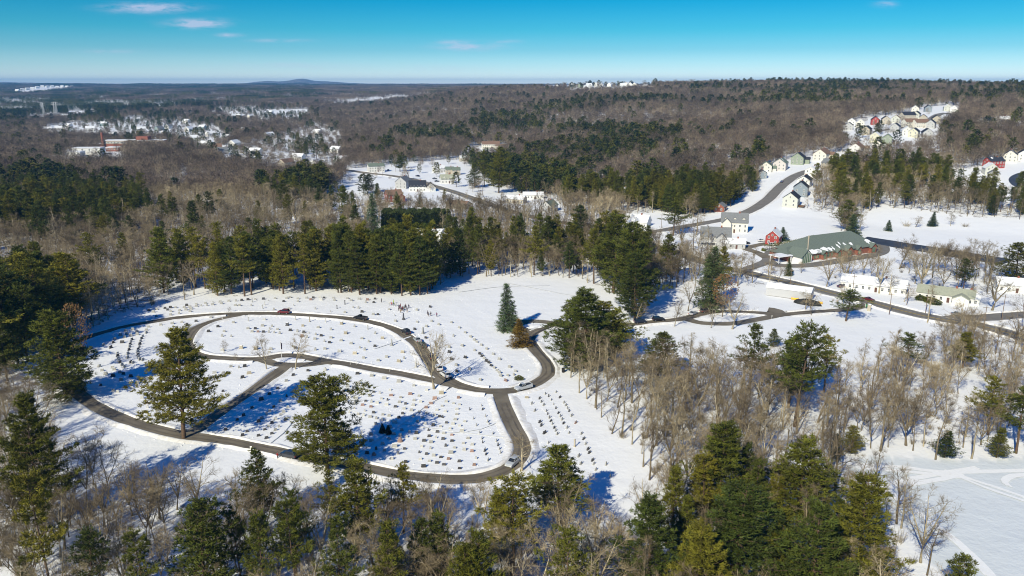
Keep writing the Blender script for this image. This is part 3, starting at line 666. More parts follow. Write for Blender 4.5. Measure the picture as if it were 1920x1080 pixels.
def gen_far_bare(seed, ht=13, r=4.6, n=230):
    R = np.random.default_rng(seed); u = R.uniform(0, 1, n); th = R.uniform(0, 6.28, n); z = ht * (.38 + .62 * u); rr = r * np.sqrt(R.uniform(0, 1, n)) * np.sqrt(np.clip(1.05 - (2 * u - .75) ** 2 * .62, .05, 1))
    P_ = np.stack([rr * np.cos(th), rr * np.sin(th), z], 1) * (1, 1, .93); D_ = np.stack([np.cos(th) * .5, np.sin(th) * .5, np.full(n, .8)], 1) + R.normal(0, .45, (n, 3))
    seg = [(0, 0, 0, R.normal(0, .3), R.normal(0, .3), ht * .6, .17, .1)]
    for i in range(0, n, 12): seg.append((0, 0, ht * .42 * R.uniform(.7, 1.2), *P_[i], .07, .03))
    return tubes(seg, 3), slivers(P_ - D_ * .6, D_, R.uniform(1.4, 2.6, n), R.uniform(.13, .26, n), R)
def gen_far_pine(seed, ht=17, r=3.4, n=340):
    R = np.random.default_rng(seed); u = R.uniform(0, 1, n) ** .8; th = R.uniform(0, 6.28, n); z = ht * (.2 + .8 * u)
    lob = 1 + .25 * np.sin(3 * th + 7 * u + seed) + .2 * np.sin(17 * u + seed)
    rr = r * np.sqrt(np.clip(1.02 - (1.25 * u - .28) ** 2, .03, 1)) * lob * R.uniform(.5, 1.05, n); P_ = np.stack([rr * np.cos(th), rr * np.sin(th), z], 1)
    D_ = np.stack([np.cos(th), np.sin(th), np.full(n, .35)], 1) + R.normal(0, .35, (n, 3))
    return tubes([(0, 0, 0, 0, 0, ht * .95, .25, .06)], 4), slivers(P_ - D_ * .3, D_, R.uniform(1.1, 2.0, n), R.uniform(.5, .9, n), R)
def gen_clump(seed, pine=False):
    R = np.random.default_rng(seed); T = []; C_ = []
    for k in range(26):
        t, c = (gen_far_pine(seed * 50 + k, 15, 4.5, 90) if pine else gen_far_bare(seed * 50 + k, 13, 5.5, 100)); o = np.array([R.uniform(-30, 30), R.uniform(-30, 30), R.uniform(-1.5, 1)])
        C_.append((c[0] * (1, 1, 1) + o, c[1])); T.append((t[0] + o, t[1]))
    return join(*T), join(*C_)
def as_mesh(name, tr, cr, mt, mc):
    V, T = join(tr, cr); mi = np.concatenate([np.zeros(len(tr[1]), int), np.ones(len(cr[1]), int)])
    return mesh_np(name, V, T, [mt, mc], mi)
class Kind:
    """one tree shape: separate trunk and crown meshes for single trees, a joined one for the mass of the wood"""
    def __init__(s, name, gen, mt, mc, ht):
        s.tr, s.cr = gen; s.ht = ht; s.mt, s.mc = mt, mc; s.name = name; s.R = float(np.percentile(np.hypot(s.cr[0][:, 0], s.cr[0][:, 1]), 90)); s._t = s._c = s._j = None
        s.top = float(s.cr[0][:, 2].max())
    def trunk(s):
        if s._t is None: s._t = mesh_np('trunk', s.tr[0], s.tr[1], [s.mt])
        return s._t
    def crown(s):
        if s._c is None: s._c = mesh_np('crown', s.cr[0], s.cr[1], [s.mc])
        return s._c
    def joined(s):
        if s._j is None: s._j = as_mesh(s.name, s.tr, s.cr, s.mt, s.mc)
        return s._j
PINES = [Kind('white_pine', gen_pine(11, 24, .24, .195, .36, 1.15, n_tuft=9), M_PBARK, M_PINE, 24), Kind('white_pine', gen_pine(12, 24, .36, .175, .5, 1.1, n_tuft=9), M_PBARK, M_PINE, 24),
         Kind('white_pine', gen_pine(13, 24, .15, .23, .32, 1.1, n_tuft=9), M_PBARK, M_PINE, 24), Kind('white_pine', gen_pine(14, 24, .44, .19, .55, 1.1, n_tuft=9), M_PBARK, M_PINE, 24),
         Kind('white_pine', gen_pine(15, 24, .08, .19, .3, 1.1, n_tuft=8), M_PBARK, M_PINE, 24)]
HERO = [Kind('white_pine', gen_pine(21, 28, .16, .225, .5, 2.1, n_tuft=11, leafL=.5, leafW=.15), M_PBARK, M_PINE, 28), Kind('white_pine', gen_pine(26, 24, .15, .24, .45, 2.0, n_tuft=11, leafL=.5, leafW=.15), M_PBARK, M_PINE, 24),
        Kind('white_pine', gen_pine(23, 24, .04, .215, .3, 1.6, n_tuft=10, leafL=.5, leafW=.15), M_PBARK, M_PINE, 24)]
SPRUCE = [Kind('spruce_tree', gen_pine(31, 15, .03, .17, .15, 1.3, 'spruce', .42, .12, 6), M_PBARK, M_SPRUCE, 15), Kind('spruce_tree', gen_pine(32, 15, .04, .20, .25, 1.2, 'spruce', .42, .13, 6), M_PBARK, M_SPRUCE, 15)]
BARE = [Kind('bare_tree', gen_bare(41, 15, .30, 16, .34, .4), M_BARK, M_TWIG, 15), Kind('bare_tree', gen_bare(42, 16, .24, 14, .45, .5), M_BARK, M_TWIG, 16),
        Kind('bare_tree', gen_bare(43, 14, .34, 17, .25, .32), M_BARK, M_TWIG, 14), Kind('bare_tree', gen_bare(44, 14, .32, 16, .3, .42, fork=True), M_BARK, M_TWIG, 14),
        Kind('bare_tree', gen_bare(45, 17, .20, 13, .4, .6), M_BARK, M_TWIG, 17), Kind('bare_tree', gen_bare(46, 13, .36, 18, .22, .3, fork=True), M_BARK, M_TWIG, 13),
        Kind('bare_tree', gen_bare(57, 10, .46, 15, .2, .5, fork=True, tw=6, thick=.014), M_BARK, M_TWIG, 10), Kind('bare_tree', gen_bare(58, 10, .42, 14, .15, .62, fork=True, tw=6, thick=.013), M_BARK, M_TWIG, 10),
        Kind('bare_tree', gen_bare(47, 11, .32, 12, .2, .4), M_BARK, M_TWIG, 11)]
ROUND = Kind('bare_tree', gen_bare(48, 9, .42, 18, .22, .75, tw=3, thick=.02), M_BARK, M_TWIG, 9)
OAK = Kind('oak_tree', (gen_bare(49, 9, .36, 12, .2, .5, tw=1)[0], gen_bush(49, 3.4, 6.0, 1100, .32, .22)[1]), M_BARK, M_RUST, 9)
OAK.cr = (OAK.cr[0] + np.array([0, 0, 3.0]), OAK.cr[1])
BRUSH = [Kind('leafless_shrub', gen_brush(51), M_BARK, M_TWIG, 2.4), Kind('leafless_shrub', gen_brush(52, 2.2, 3.4, 34), M_BARK, M_TWIG, 3.4)]
FARB = [Kind('far_bare_tree', gen_far_bare(60 + k), M_BARK, M_TWIG_FAR, 13) for k in range(4)]
FARP = [Kind('far_pine', gen_far_pine(70 + k), M_PBARK, M_PINE_FAR, 17) for k in range(4)]
CLB = [Kind('bare_wood_patch', gen_clump(80 + k), M_TWIG_FAR, M_TWIG_FAR, 13) for k in range(3)]
CLP = [Kind('pine_wood_patch', gen_clump(90 + k, True), M_PINE_FAR, M_PINE_FAR, 15) for k in range(2)]

SLOT = dict(n=0)
def tree(kind, x, y, ht, lab, group, cat=None, name=None, wscale=1.0, rz=None, z=None):
    """one tree standing alone: trunk and crown under an Empty"""
    s = ht / kind.top; t = empty(name or kind.name, (x, y, float(hz(x, y)) - .1 if z is None else z), rng.uniform(0, 6.28) if rz is None else rz, lab, cat or {'white_pine': 'pine tree', 'bare_tree': 'tree', 'spruce_tree': 'spruce', 'oak_tree': 'oak tree'}.get(kind.name, 'tree'), group)
    t.scale = (s * wscale, s * wscale, s)
    link('trunk', kind.trunk(), t); link('crown', kind.crown(), t); return t

# ------------------------------------------------------------------ masses: one object, many instances
def scatter(name, kinds, pts, rots, scl, idx, lab):
    """pts (n,3), scl (n,3)"""
    c = bpy.data.collections.new(name + '_shapes')
    for k, kd in enumerate(kinds):
        o = bpy.data.objects.new('tree_shape_%02d' % k, kd.joined()); c.objects.link(o)
    me = bpy.data.meshes.new(name); me.vertices.add(len(pts)); me.vertices.foreach_set('co', np.asarray(pts, np.float32).ravel())
    a = me.attributes.new('rot', 'FLOAT_VECTOR', 'POINT'); r = np.zeros((len(pts), 3), np.float32); r[:, 2] = rots; a.data.foreach_set('vector', r.ravel())
    a = me.attributes.new('scl', 'FLOAT_VECTOR', 'POINT'); a.data.foreach_set('vector', np.asarray(scl, np.float32).ravel())
    a = me.attributes.new('idx', 'INT', 'POINT'); a.data.foreach_set('value', np.asarray(idx, np.int32))
    g = bpy.data.node_groups.new(name, 'GeometryNodeTree'); g.interface.new_socket('Geometry', in_out='INPUT', socket_type='NodeSocketGeometry'); g.interface.new_socket('Geometry', in_out='OUTPUT', socket_type='NodeSocketGeometry')
    N = g.nodes; L = g.links; gi = N.new('NodeGroupInput'); go = N.new('NodeGroupOutput'); ip = N.new('GeometryNodeInstanceOnPoints'); ci = N.new('GeometryNodeCollectionInfo')
    ci.inputs['Collection'].default_value = c; ci.inputs['Separate Children'].default_value = True; ci.inputs['Reset Children'].default_value = True
    def attr(nm, ty):
        n = N.new('GeometryNodeInputNamedAttribute'); n.data_type = ty; n.inputs['Name'].default_value = nm; return n.outputs['Attribute']
    ip.inputs['Pick Instance'].default_value = True
    L.new(gi.outputs[0], ip.inputs['Points']); L.new(ci.outputs[0], ip.inputs['Instance']); L.new(attr('idx', 'INT'), ip.inputs['Instance Index'])
    er = N.new('FunctionNodeEulerToRotation'); L.new(attr('rot', 'FLOAT_VECTOR'), er.inputs[0]); L.new(er.outputs[0], ip.inputs['Rotation']); L.new(attr('scl', 'FLOAT_VECTOR'), ip.inputs['Scale'])
    L.new(ip.outputs[0], go.inputs[0])
    o = link(name, me); md = o.modifiers.new('instances', 'NODES'); md.node_group = g; tag(o, lab, kind='stuff'); return o
# ------------------------------------------------------------------ houses
M_G1 = mat('pale_granite', (.46, .46, .44), .7, nscale=6, namt=.25, objrand=.25); M_G2 = mat('dark_granite', (.085, .085, .09), .45, nscale=6, namt=.3, objrand=.3)
M_G3 = mat('pink_granite', (.32, .22, .19), .6, nscale=6, namt=.25, objrand=.2); M_G4 = mat('tan_stone', (.40, .36, .28), .8, nscale=6, namt=.2, objrand=.2)
KEEP = []      # (x, y, radius) kept clear of wild trees
M_GLS = mat('window_glass', (.03, .04, .05), .15, spec=.6); M_TRIM = mat('white_trim', (.74, .74, .72), .6); M_DOOR = mat('dark_door', (.10, .05, .04), .5)
M_BRICK = mat('red_brick', (.29, .11, .075), .85, nscale=3, namt=.3); M_CHIM = M_BRICK; M_DECK = mat('deck_wood', (.20, .12, .07), .8)
WC = dict(white=(.68, .68, .66), cream=(.70, .66, .54), yellow=(.62, .59, .40), grey=(.42, .43, .44), blue=(.20, .27, .34), green=(.26, .33, .22), pale_green=(.54, .56, .48), red=(.33, .055, .05), pink=(.58, .52, .49), tan=(.46, .39, .27), teal=(.20, .34, .35), brick=(.36, .115, .07), darkred=(.22, .06, .05))
RC_ = dict(dark=(.035, .04, .055), brown=(.22, .14, .10), grey=(.20, .21, .22), green=(.16, .20, .16), snow=(.78, .80, .83), greygreen=(.36, .38, .30))
WC = {k: tuple(.62 * v + .38 * (sum(c) / 3) for v in c) if k not in ('red', 'brick', 'darkred', 'white') else c for k, c in WC.items()}
def wallm(c):
    k = 'siding_' + c; 
    if k in MATS: return MATS[k]
    m = mat(k, WC[c], .8, nscale=1.2, namt=.08); nt = m.node_tree; N = nt.nodes; L = nt.links; b = N['Principled BSDF']
    t = N.new('ShaderNodeTexCoord'); w = N.new('ShaderNodeTexWave'); w.bands_direction = 'Z'; w.inputs['Scale'].default_value = 1.6; L.new(t.outputs['Object'], w.inputs['Vector'])
    bp = N.new('ShaderNodeBump'); bp.inputs['Strength'].default_value = .3; bp.inputs['Distance'].default_value = .03; L.new(w.outputs[0], bp.inputs['Height']); L.new(bp.outputs[0], b.inputs['Normal']); return m
def roofm(c, patch=.0):
    k = 'shingles_%s_%d' % (c, int(patch * 10))
    if k in MATS: return MATS[k]
    m = mat(k, RC_[c], .85, nscale=1.5, namt=.2) if not patch else mat(k, RC_[c], .85, nscale=.22, namt=.2, col2=(.84, .86, .89)); 
    if patch:
        r = [n for n in m.node_tree.nodes if n.type == 'VALTORGB'][0]; r.color_ramp.elements[0].position = .62 - .25 * patch; r.color_ramp.elements[1].position = .645 - .25 * patch
    return m
WIN = None
def window_mesh():
    global WIN
    if WIN is None:
        mb = MB(); mb.box(-.55, .55, -.06, .04, -.05, 1.5, 0); mb.box(-.43, .43, -.075, .0, .08, 1.38, 1); mb.box(-.03, .03, -.085, 0, .08, 1.38, 0); mb.box(-.43, .43, -.085, 0, .70, .76, 0); WIN = mb.mesh('window', [M_TRIM, M_GLS])
    return WIN
def gable(mb, x0, x1, y0, y1, z0, ze, zr, axis='x', m=0):
    """walls with gable ends; ridge along axis"""
    if axis == 'x':
        ym = (y0 + y1) / 2
        for x in (x0, x1): mb.poly([(x, y0, z0), (x, y1, z0), (x, y1, ze), (x, ym, zr), (x, y0, ze)], m)
        mb.poly([(x0, y0, z0), (x1, y0, z0), (x1, y0, ze), (x0, y0, ze)], m); mb.poly([(x0, y1, z0), (x1, y1, z0), (x1, y1, ze), (x0, y1, ze)], m)
    else:
        xm = (x0 + x1) / 2
        for y in (y0, y1): mb.poly([(x0, y, z0), (x1, y, z0), (x1, y, ze), (xm, y, zr), (x0, y, ze)], m)
        mb.poly([(x0, y0, z0), (x0, y1, z0), (x0, y1, ze), (x0, y0, ze)], m); mb.poly([(x1, y0, z0), (x1, y1, z0), (x1, y1, ze), (x1, y0, ze)], m)
def roof_slabs(mb, x0, x1, y0, y1, ze, zr, axis='x', ov=.4, th=.22, m=0):
    if axis == 'x': prof = lambda a, b: (a, b)
    lo, hi = (y0, y1) if axis == 'x' else (x0, x1); a0, a1 = (x0 - ov, x1 + ov) if axis == 'x' else (y0 - ov, y1 + ov); mid = (lo + hi) / 2; sl = (zr - ze) / (mid - lo)
    for s, e in ((-1, lo), (1, hi)):
        eo = e + s * ov; zo = ze - sl * ov
        pts = [(mid, zr + .03), (eo, zo + .03), (eo, zo + th), (mid, zr + th + .06)]
        P0 = [(a0, b, z) if axis == 'x' else (b, a0, z) for b, z in pts]; P1 = [(a1, b, z) if axis == 'x' else (b, a1, z) for b, z in pts]
        mb.poly(P0, m); mb.poly(P1[::-1], m)
        for k in range(4): l = (k + 1) % 4; mb.poly([P0[k], P1[k], P1[l], P0[l]], m)
def house(px, py, lab, wall='white', roof='dark', w=11, d=8.5, h=5.4, pitch=.62, rz=90, wing=None, group='houses', cat='house', name='house', win=True, patch=.0, chim=True, porch=False, far=False, keep=None, dormers=0, garage=False):
    p = at(px, py); e = empty(name, (p[0], p[1], p[2] - .1), radians(rz), lab, cat, group); zr = h + d / 2 * pitch; X, Y = w / 2, d / 2
    KEEP.append((p[0], p[1], keep or max(w, d) * .62 + 3)); dn = hypot(p[0], p[1])
    for k in (10, 20): KEEP.append((p[0] * (1 - k / dn), p[1] * (1 - k / dn), 5.0 if not far else 7))
    mb = MB(); gable(mb, -X, X, -Y, Y, -1.2, h, zr)
    rm = MB(); roof_slabs(rm, -X, X, -Y, Y, h, zr)
    if wing:   # (x0, x1, y0, y1, eave, axis)
        x0, x1, y0, y1, he, ax = wing; hr = he + (abs(y1 - y0) if ax == 'x' else abs(x1 - x0)) / 2 * pitch
        gable(mb, x0, x1, y0, y1, -1.2, he, hr, ax); roof_slabs(rm, x0, x1, y0, y1, he, hr, ax, .3)
    wl_ = mb.build('wall', [wallm(wall) if wall != 'brick' else M_BRICK], e); rf = rm.build('roof', [roofm(roof, patch)], e)
    if chim:
        c = MB(); c.box(X * .35 - .4, X * .35 + .4, -.35, .35, zr - 1.2, zr + 1.0); c.build('chimney', [M_CHIM], rf)
    if win:
        wm = window_mesh(); rows = [.9] if h < 4 else [.9, 3.5]
        nx = max(2, int(w / 2.6)); nyw = 2 if d < 10 else 3
        for z in rows:
            for k in range(nx):
                x = -X + w * (k + .5) / nx
                for s, r in ((-1, 0), (1, pi)):
                    if far and s == 1: continue
                    if s == -1 and z == rows[0] and k == nx // 2: continue
                    o = link('window', wm, e, (x, s * (Y + .02), z), r)
            for k in range(nyw):
                y = -Y + d * (k + .5) / nyw
                for s, r in ((-1, -pi / 2), (1, pi / 2)): link('window', wm, e, (s * (X + .02), y, z), r)
        link('window', wm, e, (-X - .02, 0, h + .1), -pi / 2).scale = (.8, 1, .8)
        dm = MB(); dm.box(-.5, .5, -Y - .07, -Y + .04, 0, 2.1); dm.build('door', [M_DOOR], e).location = (-X + w * (nx // 2 + .5) / nx, 0, .1)
    if garage:
        g = MB(); g.box(-X - .06, -X + .02, -Y * .6, Y * .6, -.2, 2.2); g.build('garage_door', [M_TRIM], e)
    if porch:
        q = MB(); q.box(-X, X, -Y - 2.2, -Y - .02, .0, .35); q.box(-X - .1, X + .1, -Y - 2.4, -Y - .02, 2.5, 2.65)
        for k in range(5): x = -X + .2 + (w - .4) * k / 4; q.box(x - .09, x + .09, -Y - 2.15, -Y - 1.97, .35, 2.5)
        q.build('porch', [M_TRIM], e)
    for k in range(dormers):
        x = -X + w * (k + .5) / dormers; q = MB(); gable(q, x - .9, x + .9, -Y * .72, 0, h + .2, h + 1.7, h + 2.5, 'y'); o = q.build('dormer', [wallm(wall)], rf)
        r2 = MB(); roof_slabs(r2, x - .9, x + .9, -Y * .72, 0, h + 1.7, h + 2.5, 'y', .2, .12); r2.build('dormer_roof', [roofm(roof, patch)], rf)
    return e
G1 = 'new houses along the hill street'; G2 = 'houses of the hillside subdivision'; G3 = 'houses in the village'; G4 = 'houses of the far left town'; G5 = 'houses beside the main road'; G6 = 'tiny houses on the far hilltop'; G7 = 'houses at the right edge'
# hill street
house(1483, 386, 'pale green two storey house with deck, nearest house on the hill street', 'pale_green', 'dark', 12, 9.5, 6, .75, 62, group=G1)
mb = MB(); c_ = at(1503, 388); mb.box(-3, 3, -2, 2, .6, .8); [mb.box(x, x + .1, y, y + .1, -.6, 1.7) for x in (-3, 2.9) for y in (-2, 1.9)]; mb.box(-3, 3, -2, -1.93, 1.6, 1.7); tag(mb.build('wooden_deck', [M_DECK], None, tuple(c_), radians(62)), 'brown wooden deck behind the pale green house', 'deck')
house(1501, 366, 'blue gabled house with dark roof behind the pale green one', 'blue', 'dark', 12, 9.5, 6.3, .8, 66, group=G1)
house(1508, 349, 'white house behind the blue gabled house on the street', 'white', 'dark', 12, 9, 5.4, .6, 60, group=G1)
house(1524, 330, 'white house half hidden by trees above the blue house', 'white', 'snow', 12, 9, 5, .6, 50, group=G1)
house(1428, 334, 'small dark blue house at the wood edge left of the street', 'blue', 'dark', 8, 7, 4.6, .6, 80, group=G1)
house(1436, 322, 'cream yellow house with green roof left of the pinkish one', 'cream', 'green', 12, 9, 5.5, .7, 70, wing=(-2, 3, -8, -4, 3.2, 'y'), group=G1, garage=True)
house(1463, 318, 'pinkish grey house with green roof on the left of the street', 'pink', 'green', 13, 10, 6, .7, 62, group=G1, patch=.2)
house(1496, 307, 'dark green sided house left of the cream brown roofed one', 'green', 'dark', 12, 10, 6, .75, 62, wing=(1, 6, -9, -5, 4, 'y'), group=G1)
house(1541, 300, 'large cream house with brown roof at the top of the street', 'cream', 'brown', 15, 11, 6, .7, 52, wing=(2, 8, -9, -5, 5, 'y'), group=G1, porch=True)
house(1557, 316, 'beige house with grey roof behind trees at the street bend', 'tan', 'grey', 12, 9, 5, .7, 120, group=G1)
house(1606, 288, 'white house with brown roof between street and subdivision', 'white', 'brown', 16, 10, 6, .7, 55, wing=(2, 7, -9, -5, 5, 'y'), group=G1)
# subdivision on the hill
SUBD = [(1596, 236, 'white', 'snow', 'white snow roofed house at the far left end'), (1612, 238, 'cream', 'snow', 'tall cream house second from the left end'), (1640, 233, 'red', 'dark', 'bright red house'), (1660, 232, 'tan', 'dark', 'tan house right of the red one'),
        (1679, 230, 'pale_green', 'brown', 'pale green house with brown roof'), (1591, 244, 'grey', 'dark', 'grey house with dark roof, lowest at the left end'), (1624, 252, 'tan', 'dark', 'tan house below the cream one'), (1641, 265, 'yellow', 'snow', 'yellow green gable end house'),
        (1663, 269, 'green', 'green', 'green roofed house right of the yellow green one'), (1645, 281, 'cream', 'dark', 'cream house with dark roof, lowest of all'), (1678, 247, 'grey', 'dark', 'big plain grey gable house in the middle'), (1706, 238, 'cream', 'brown', 'long cream house with brown roof'),
        (1725, 239, 'cream', 'brown', 'cream house attached beside the long brown roofed one'), (1701, 224, 'tan', 'dark', 'tan house behind the long brown roofed one'), (1717, 222, 'pale_green', 'dark', 'pale house with black hipped roof'), (1715, 211, 'cream', 'snow', 'cream house at the top left'),
        (1739, 210, 'blue', 'dark', 'blue house at the top of the hill'), (1775, 208, 'pale_green', 'snow', 'pale grey green house at the top right'), (1788, 211, 'white', 'snow', 'white house at the far top right'), (1730, 229, 'tan', 'dark', 'tan house with dark roof by the curve'),
        (1754, 231, 'tan', 'dark', 'beige house inside the road curve'), (1713, 257, 'yellow', 'dark', 'pale yellow house with black roof, right middle'), (1699, 254, 'white', 'snow', 'white house left of the pale yellow one'), (1737, 258, 'grey', 'dark', 'grey house with dark roof at the lower right'), (1745, 240, 'grey', 'dark', 'dark roofed garage house right of the cream ones')]
for i, (x, y, a, b, l) in enumerate(SUBD):
    big = 'long' in l; house(x, y, l + ' in the hillside subdivision' if len(l.split()) < 12 else l, a, b, 16 if big else 9.8, 8.4, 5.6, .75, (rng.uniform(50, 75) if not big else 12), group=G2, far=True, chim=False)
house(1849, 236, 'grey house showing through trees right of the subdivision', 'grey', 'dark', 16, 10, 6, .6, 15, group=G2, far=True); house(1878, 233, 'snow roofed house through the trees near the right edge', 'grey', 'snow', 16, 10, 6, .6, 15, group=G2, far=True)
house(1893, 303, 'cream white house with dark roof at the right cul de sac', 'cream', 'dark', 12, 10, 6.2, .7, 58, group=G7, patch=.3); house(1862, 314, 'dark red house with black roof beside the cream white one', 'red', 'dark', 13, 9, 5.6, .6, 10, group=G7, patch=.25)
house(1855, 326, 'yellow green gabled house in front of the dark red one', 'pale_green', 'snow', 10, 9, 5, .8, 75, group=G7); house(1862, 336, 'grey house behind bare pines, lowest at the right edge', 'grey', 'grey', 10, 8, 4.5, .7, 60, group=G7, far=True); house(1919, 300, 'white house cut by the right edge', 'white', 'dark', 12, 9, 6, .7, 60, group=G7)
# village
house(705, 322, 'big white colonial house with green roof in the village', 'white', 'green', 16, 10, 6.2, .5, 20, wing=(3, 9, -3, 4, 5, 'x'), group=G3); house(757, 352, 'weathered grey house left of the white village hall', 'grey', 'grey', 13, 10, 6, .8, 75, group=G3, far=True)
house(783, 358, 'white hall with dark slate roof beside the village road', 'white', 'dark', 14, 9, 4.6, .95, 8, wing=(7, 15, -4.6, 2.6, 3.4, 'y'), group=G3, name='village_hall', cat='hall')
house(738, 377, 'dark red barn like house left of the white village hall', 'darkred', 'brown', 12, 8, 5.6, .8, 25, wing=(1, 7, -8, -3.5, 4, 'y'), group=G3); house(860, 390, 'beige ranch house with brown roof left of the village road', 'tan', 'brown', 16, 9, 3.2, .5, -25, group=G3)
house(838, 343, 'white cape house with grey green roof in the village', 'white', 'greygreen', 12, 9, 4.2, .8, 15, group=G3, dormers=2); house(823, 323, 'small white house at the back of the village', 'white', 'snow', 12, 8, 4.5, .7, 30, group=G3)
house(843, 326, 'tan house behind the grey green roofed cape', 'tan', 'green', 8, 8, 4.8, .6, 10, group=G3, far=True); house(855, 327, 'narrow tan house right of its twin at the back', 'tan', 'green', 8, 8, 4.8, .6, 10, group=G3, far=True)
house(920, 278, 'large yellow tan lodge standing above the village', 'cream', 'brown', 24, 12, 6, .6, 8, wing=(6, 20, -8, -2, 4, 'x'), group=G3, name='lodge', cat='lodge'); house(968, 380, 'low beige house behind the wood, right of the village road', 'tan', 'snow', 14, 9, 3.4, .5, -20, group=G3)
house(1000, 372, 'white ranch house right of the village pine clump', 'white', 'snow', 16, 8, 3.4, .45, 0, group=G3); house(1030, 396, 'white house with dark green roof at the wood edge', 'white', 'green', 11, 8, 4.6, .8, 60, group=G3)
house(663, 278, 'brick house on the slope at the left of the village', 'brick', 'brown', 14, 10, 5.5, .6, 20, group=G3, far=True); house(1105, 346, 'grey roofed house hidden among the middle pines', 'tan', 'grey', 14, 9, 5, .7, 20, group=G3, far=True); house(1170, 372, 'white house among trees above the snowy lawn', 'white', 'snow', 13, 9, 5, .8, 60, group=G3)
house(870, 302, 'small snow roofed house below the lodge', 'tan', 'snow', 10, 8, 4, .6, 20, group=G3, far=True); house(640, 305, 'white house at the left end of the village', 'white', 'snow', 12, 9, 5, .6, 25, group=G3, far=True); house(808, 447, 'snow covered flat roof showing behind the pine row', 'white', 'snow', 14, 9, 4, .35, -12, group=G3, keep=10)
house(730, 449, 'small snowy roof just left of the other one behind the pines', 'white', 'snow', 9, 7, 3.4, .6, 30, group=G3)
# beside the main road
house(1195, 424, 'white cape house with snowy roof on the open lawn', 'white', 'snow', 15, 9, 3.6, .85, -28, group=G5, dormers=1); 
e = house(1376, 434, 'big cream gabled house with three gables and grey roof', 'cream', 'grey', 15, 9, 6.4, 1.05, -14, wing=(-7, -2, -6.8, -4.3, 6.0, 'y'), group=G5, dormers=3)
e = house(1341, 459, 'grey Victorian style house with white porch and slate roof', 'grey', 'grey', 16, 9, 5.6, .95, -14, wing=(0.5, 5.5, -7.5, -4.3, 5.2, 'y'), group=G5, porch=True)
house(1375, 464, 'low grey wing with snowy roof right of the porch house', 'grey', 'snow', 12, 7, 3.0, .6, -14, group=G5, far=True); house(1350, 395, 'tiny brick outbuilding with grey roof by the hill street', 'brick', 'grey', 8, 7, 3.4, .6, 62, group=G5, chim=False)
house(1450, 456, 'bright red house with snowy roof beside a dark conifer', 'red', 'snow', 10, 7, 4.8, .85, 62, group=G5)
house(1638, 543, 'long white ranch house with snowy roof and black shutters', 'white', 'snow', 26, 9, 3.2, .55, -31, group=G5); house(1772, 562, 'white ranch house with grey green roof by the side road', 'white', 'greygreen', 21, 9, 3.2, .5, -33, wing=(3, 9, -8, -4, 3, 'y'), group=G5)
house(1808, 566, 'snow roofed garage wing beside the grey green roofed ranch', 'white', 'snow', 11, 9, 3, .5, -33, group=G5, far=True); house(1895, 545, 'white house hidden by trees at the right edge', 'white', 'snow', 12, 8, 3.5, .6, -20, group=G5, far=True)
# long white shed on the field
p = at(1480, 556); e = empty('long_shed', tuple(p), radians(-31), 'long plain white shed with snowy roof beside the gate lane', 'shed'); KEEP.append((p[0], p[1], 14))
mb = MB(); gable(mb, -9, 9, -3.2, 3.2, -1, 3.6, 4.9); mb.build('wall', [mat('shed_siding', (.44, .45, .47), .7)], e); mb = MB(); roof_slabs(mb, -9, 9, -3.2, 3.2, 3.6, 4.9, ov=.3); mb.build('roof', [roofm('snow')], e)
mb = MB(); mb.box(9.0, 9.07, -1.7, 1.7, -.2, 2.9); mb.build('garage_door', [mat('grey_door', (.45, .46, .47), .6)], e); mb = MB(); mb.box(-9.02, 9.02, -3.26, -3.2, -.3, .15); mb.build('base_board', [mat('dark_base', (.08, .07, .06), .8)], e)
# far left town
TOWN = [(91, 247, 'yellow', 'snow'), (112, 244, 'white', 'snow'), (100, 252, 'white', 'snow'), (170, 246, 'white', 'snow'), (130, 240, 'white', 'snow'), (195, 236, 'teal', 'snow'), (283, 257, 'white', 'snow'), (311, 254, 'cream', 'snow'), (318, 241, 'white', 'grey'), (299, 245, 'teal', 'grey'),
        (355, 246, 'white', 'snow'), (338, 268, 'darkred', 'brown'), (352, 270, 'blue', 'dark'), (327, 281, 'teal', 'grey'), (372, 285, 'white', 'grey'), (407, 283, 'yellow', 'brown'), (440, 275, 'white', 'snow'), (418, 289, 'grey', 'grey'), (367, 264, 'white', 'snow'), (395, 256, 'white', 'snow'),
        (448, 221, 'white', 'snow'), (400, 214, 'pink', 'snow'), (508, 214, 'white', 'snow'), (483, 246, 'cream', 'snow'), (461, 247, 'white', 'snow'), (595, 252, 'white', 'snow'), (350, 231, 'white', 'snow'), (592, 314, 'white', 'snow'), (537, 313, 'tan', 'brown'), (631, 286, 'white', 'snow'), (480, 292, 'white', 'snow'), (425, 262, 'white', 'snow'), (412, 222, 'white', 'snow'),
        (380, 243, 'teal', 'snow'), (265, 247, 'white', 'snow'), (470, 222, 'cream', 'snow'), (496, 229, 'white', 'snow'), (388, 275, 'white', 'snow'), (505, 258, 'cream', 'snow'), (345, 216, 'white', 'snow'), (210, 258, 'white', 'snow'), (560, 300, 'white', 'snow')]
from collections import Counter as _C
ct = _C()
for i, (x, y, a, b) in enumerate(TOWN):
    row = 'upper' if y < 235 else ('middle' if y < 262 else 'lower'); colm = 'far left' if x < 200 else ('left' if x < 340 else ('central' if x < 450 else 'right'))
    ct[(row, colm, a)] += 1
    lab = '%s house with %s roof in the %s %s part of the distant town' % (a.replace('_', ' '), {'snow': 'snowy'}.get(b, b), row, colm)
    if ct[(row, colm, a)] > 1: lab = '%s house at the %s of its %s %s town block' % (a, ['', 'left', 'right', 'back', 'front', 'edge', 'end'][ct[(row, colm, a)] % 7] or 'middle', row, colm)
    house(x, y, lab, a, b, rng.uniform(12, 17), rng.uniform(8.5, 11), rng.uniform(4.5, 6.5), .7, rng.uniform(-30, 80), group=G4, far=True, chim=False, keep=15, win=(y > 240))
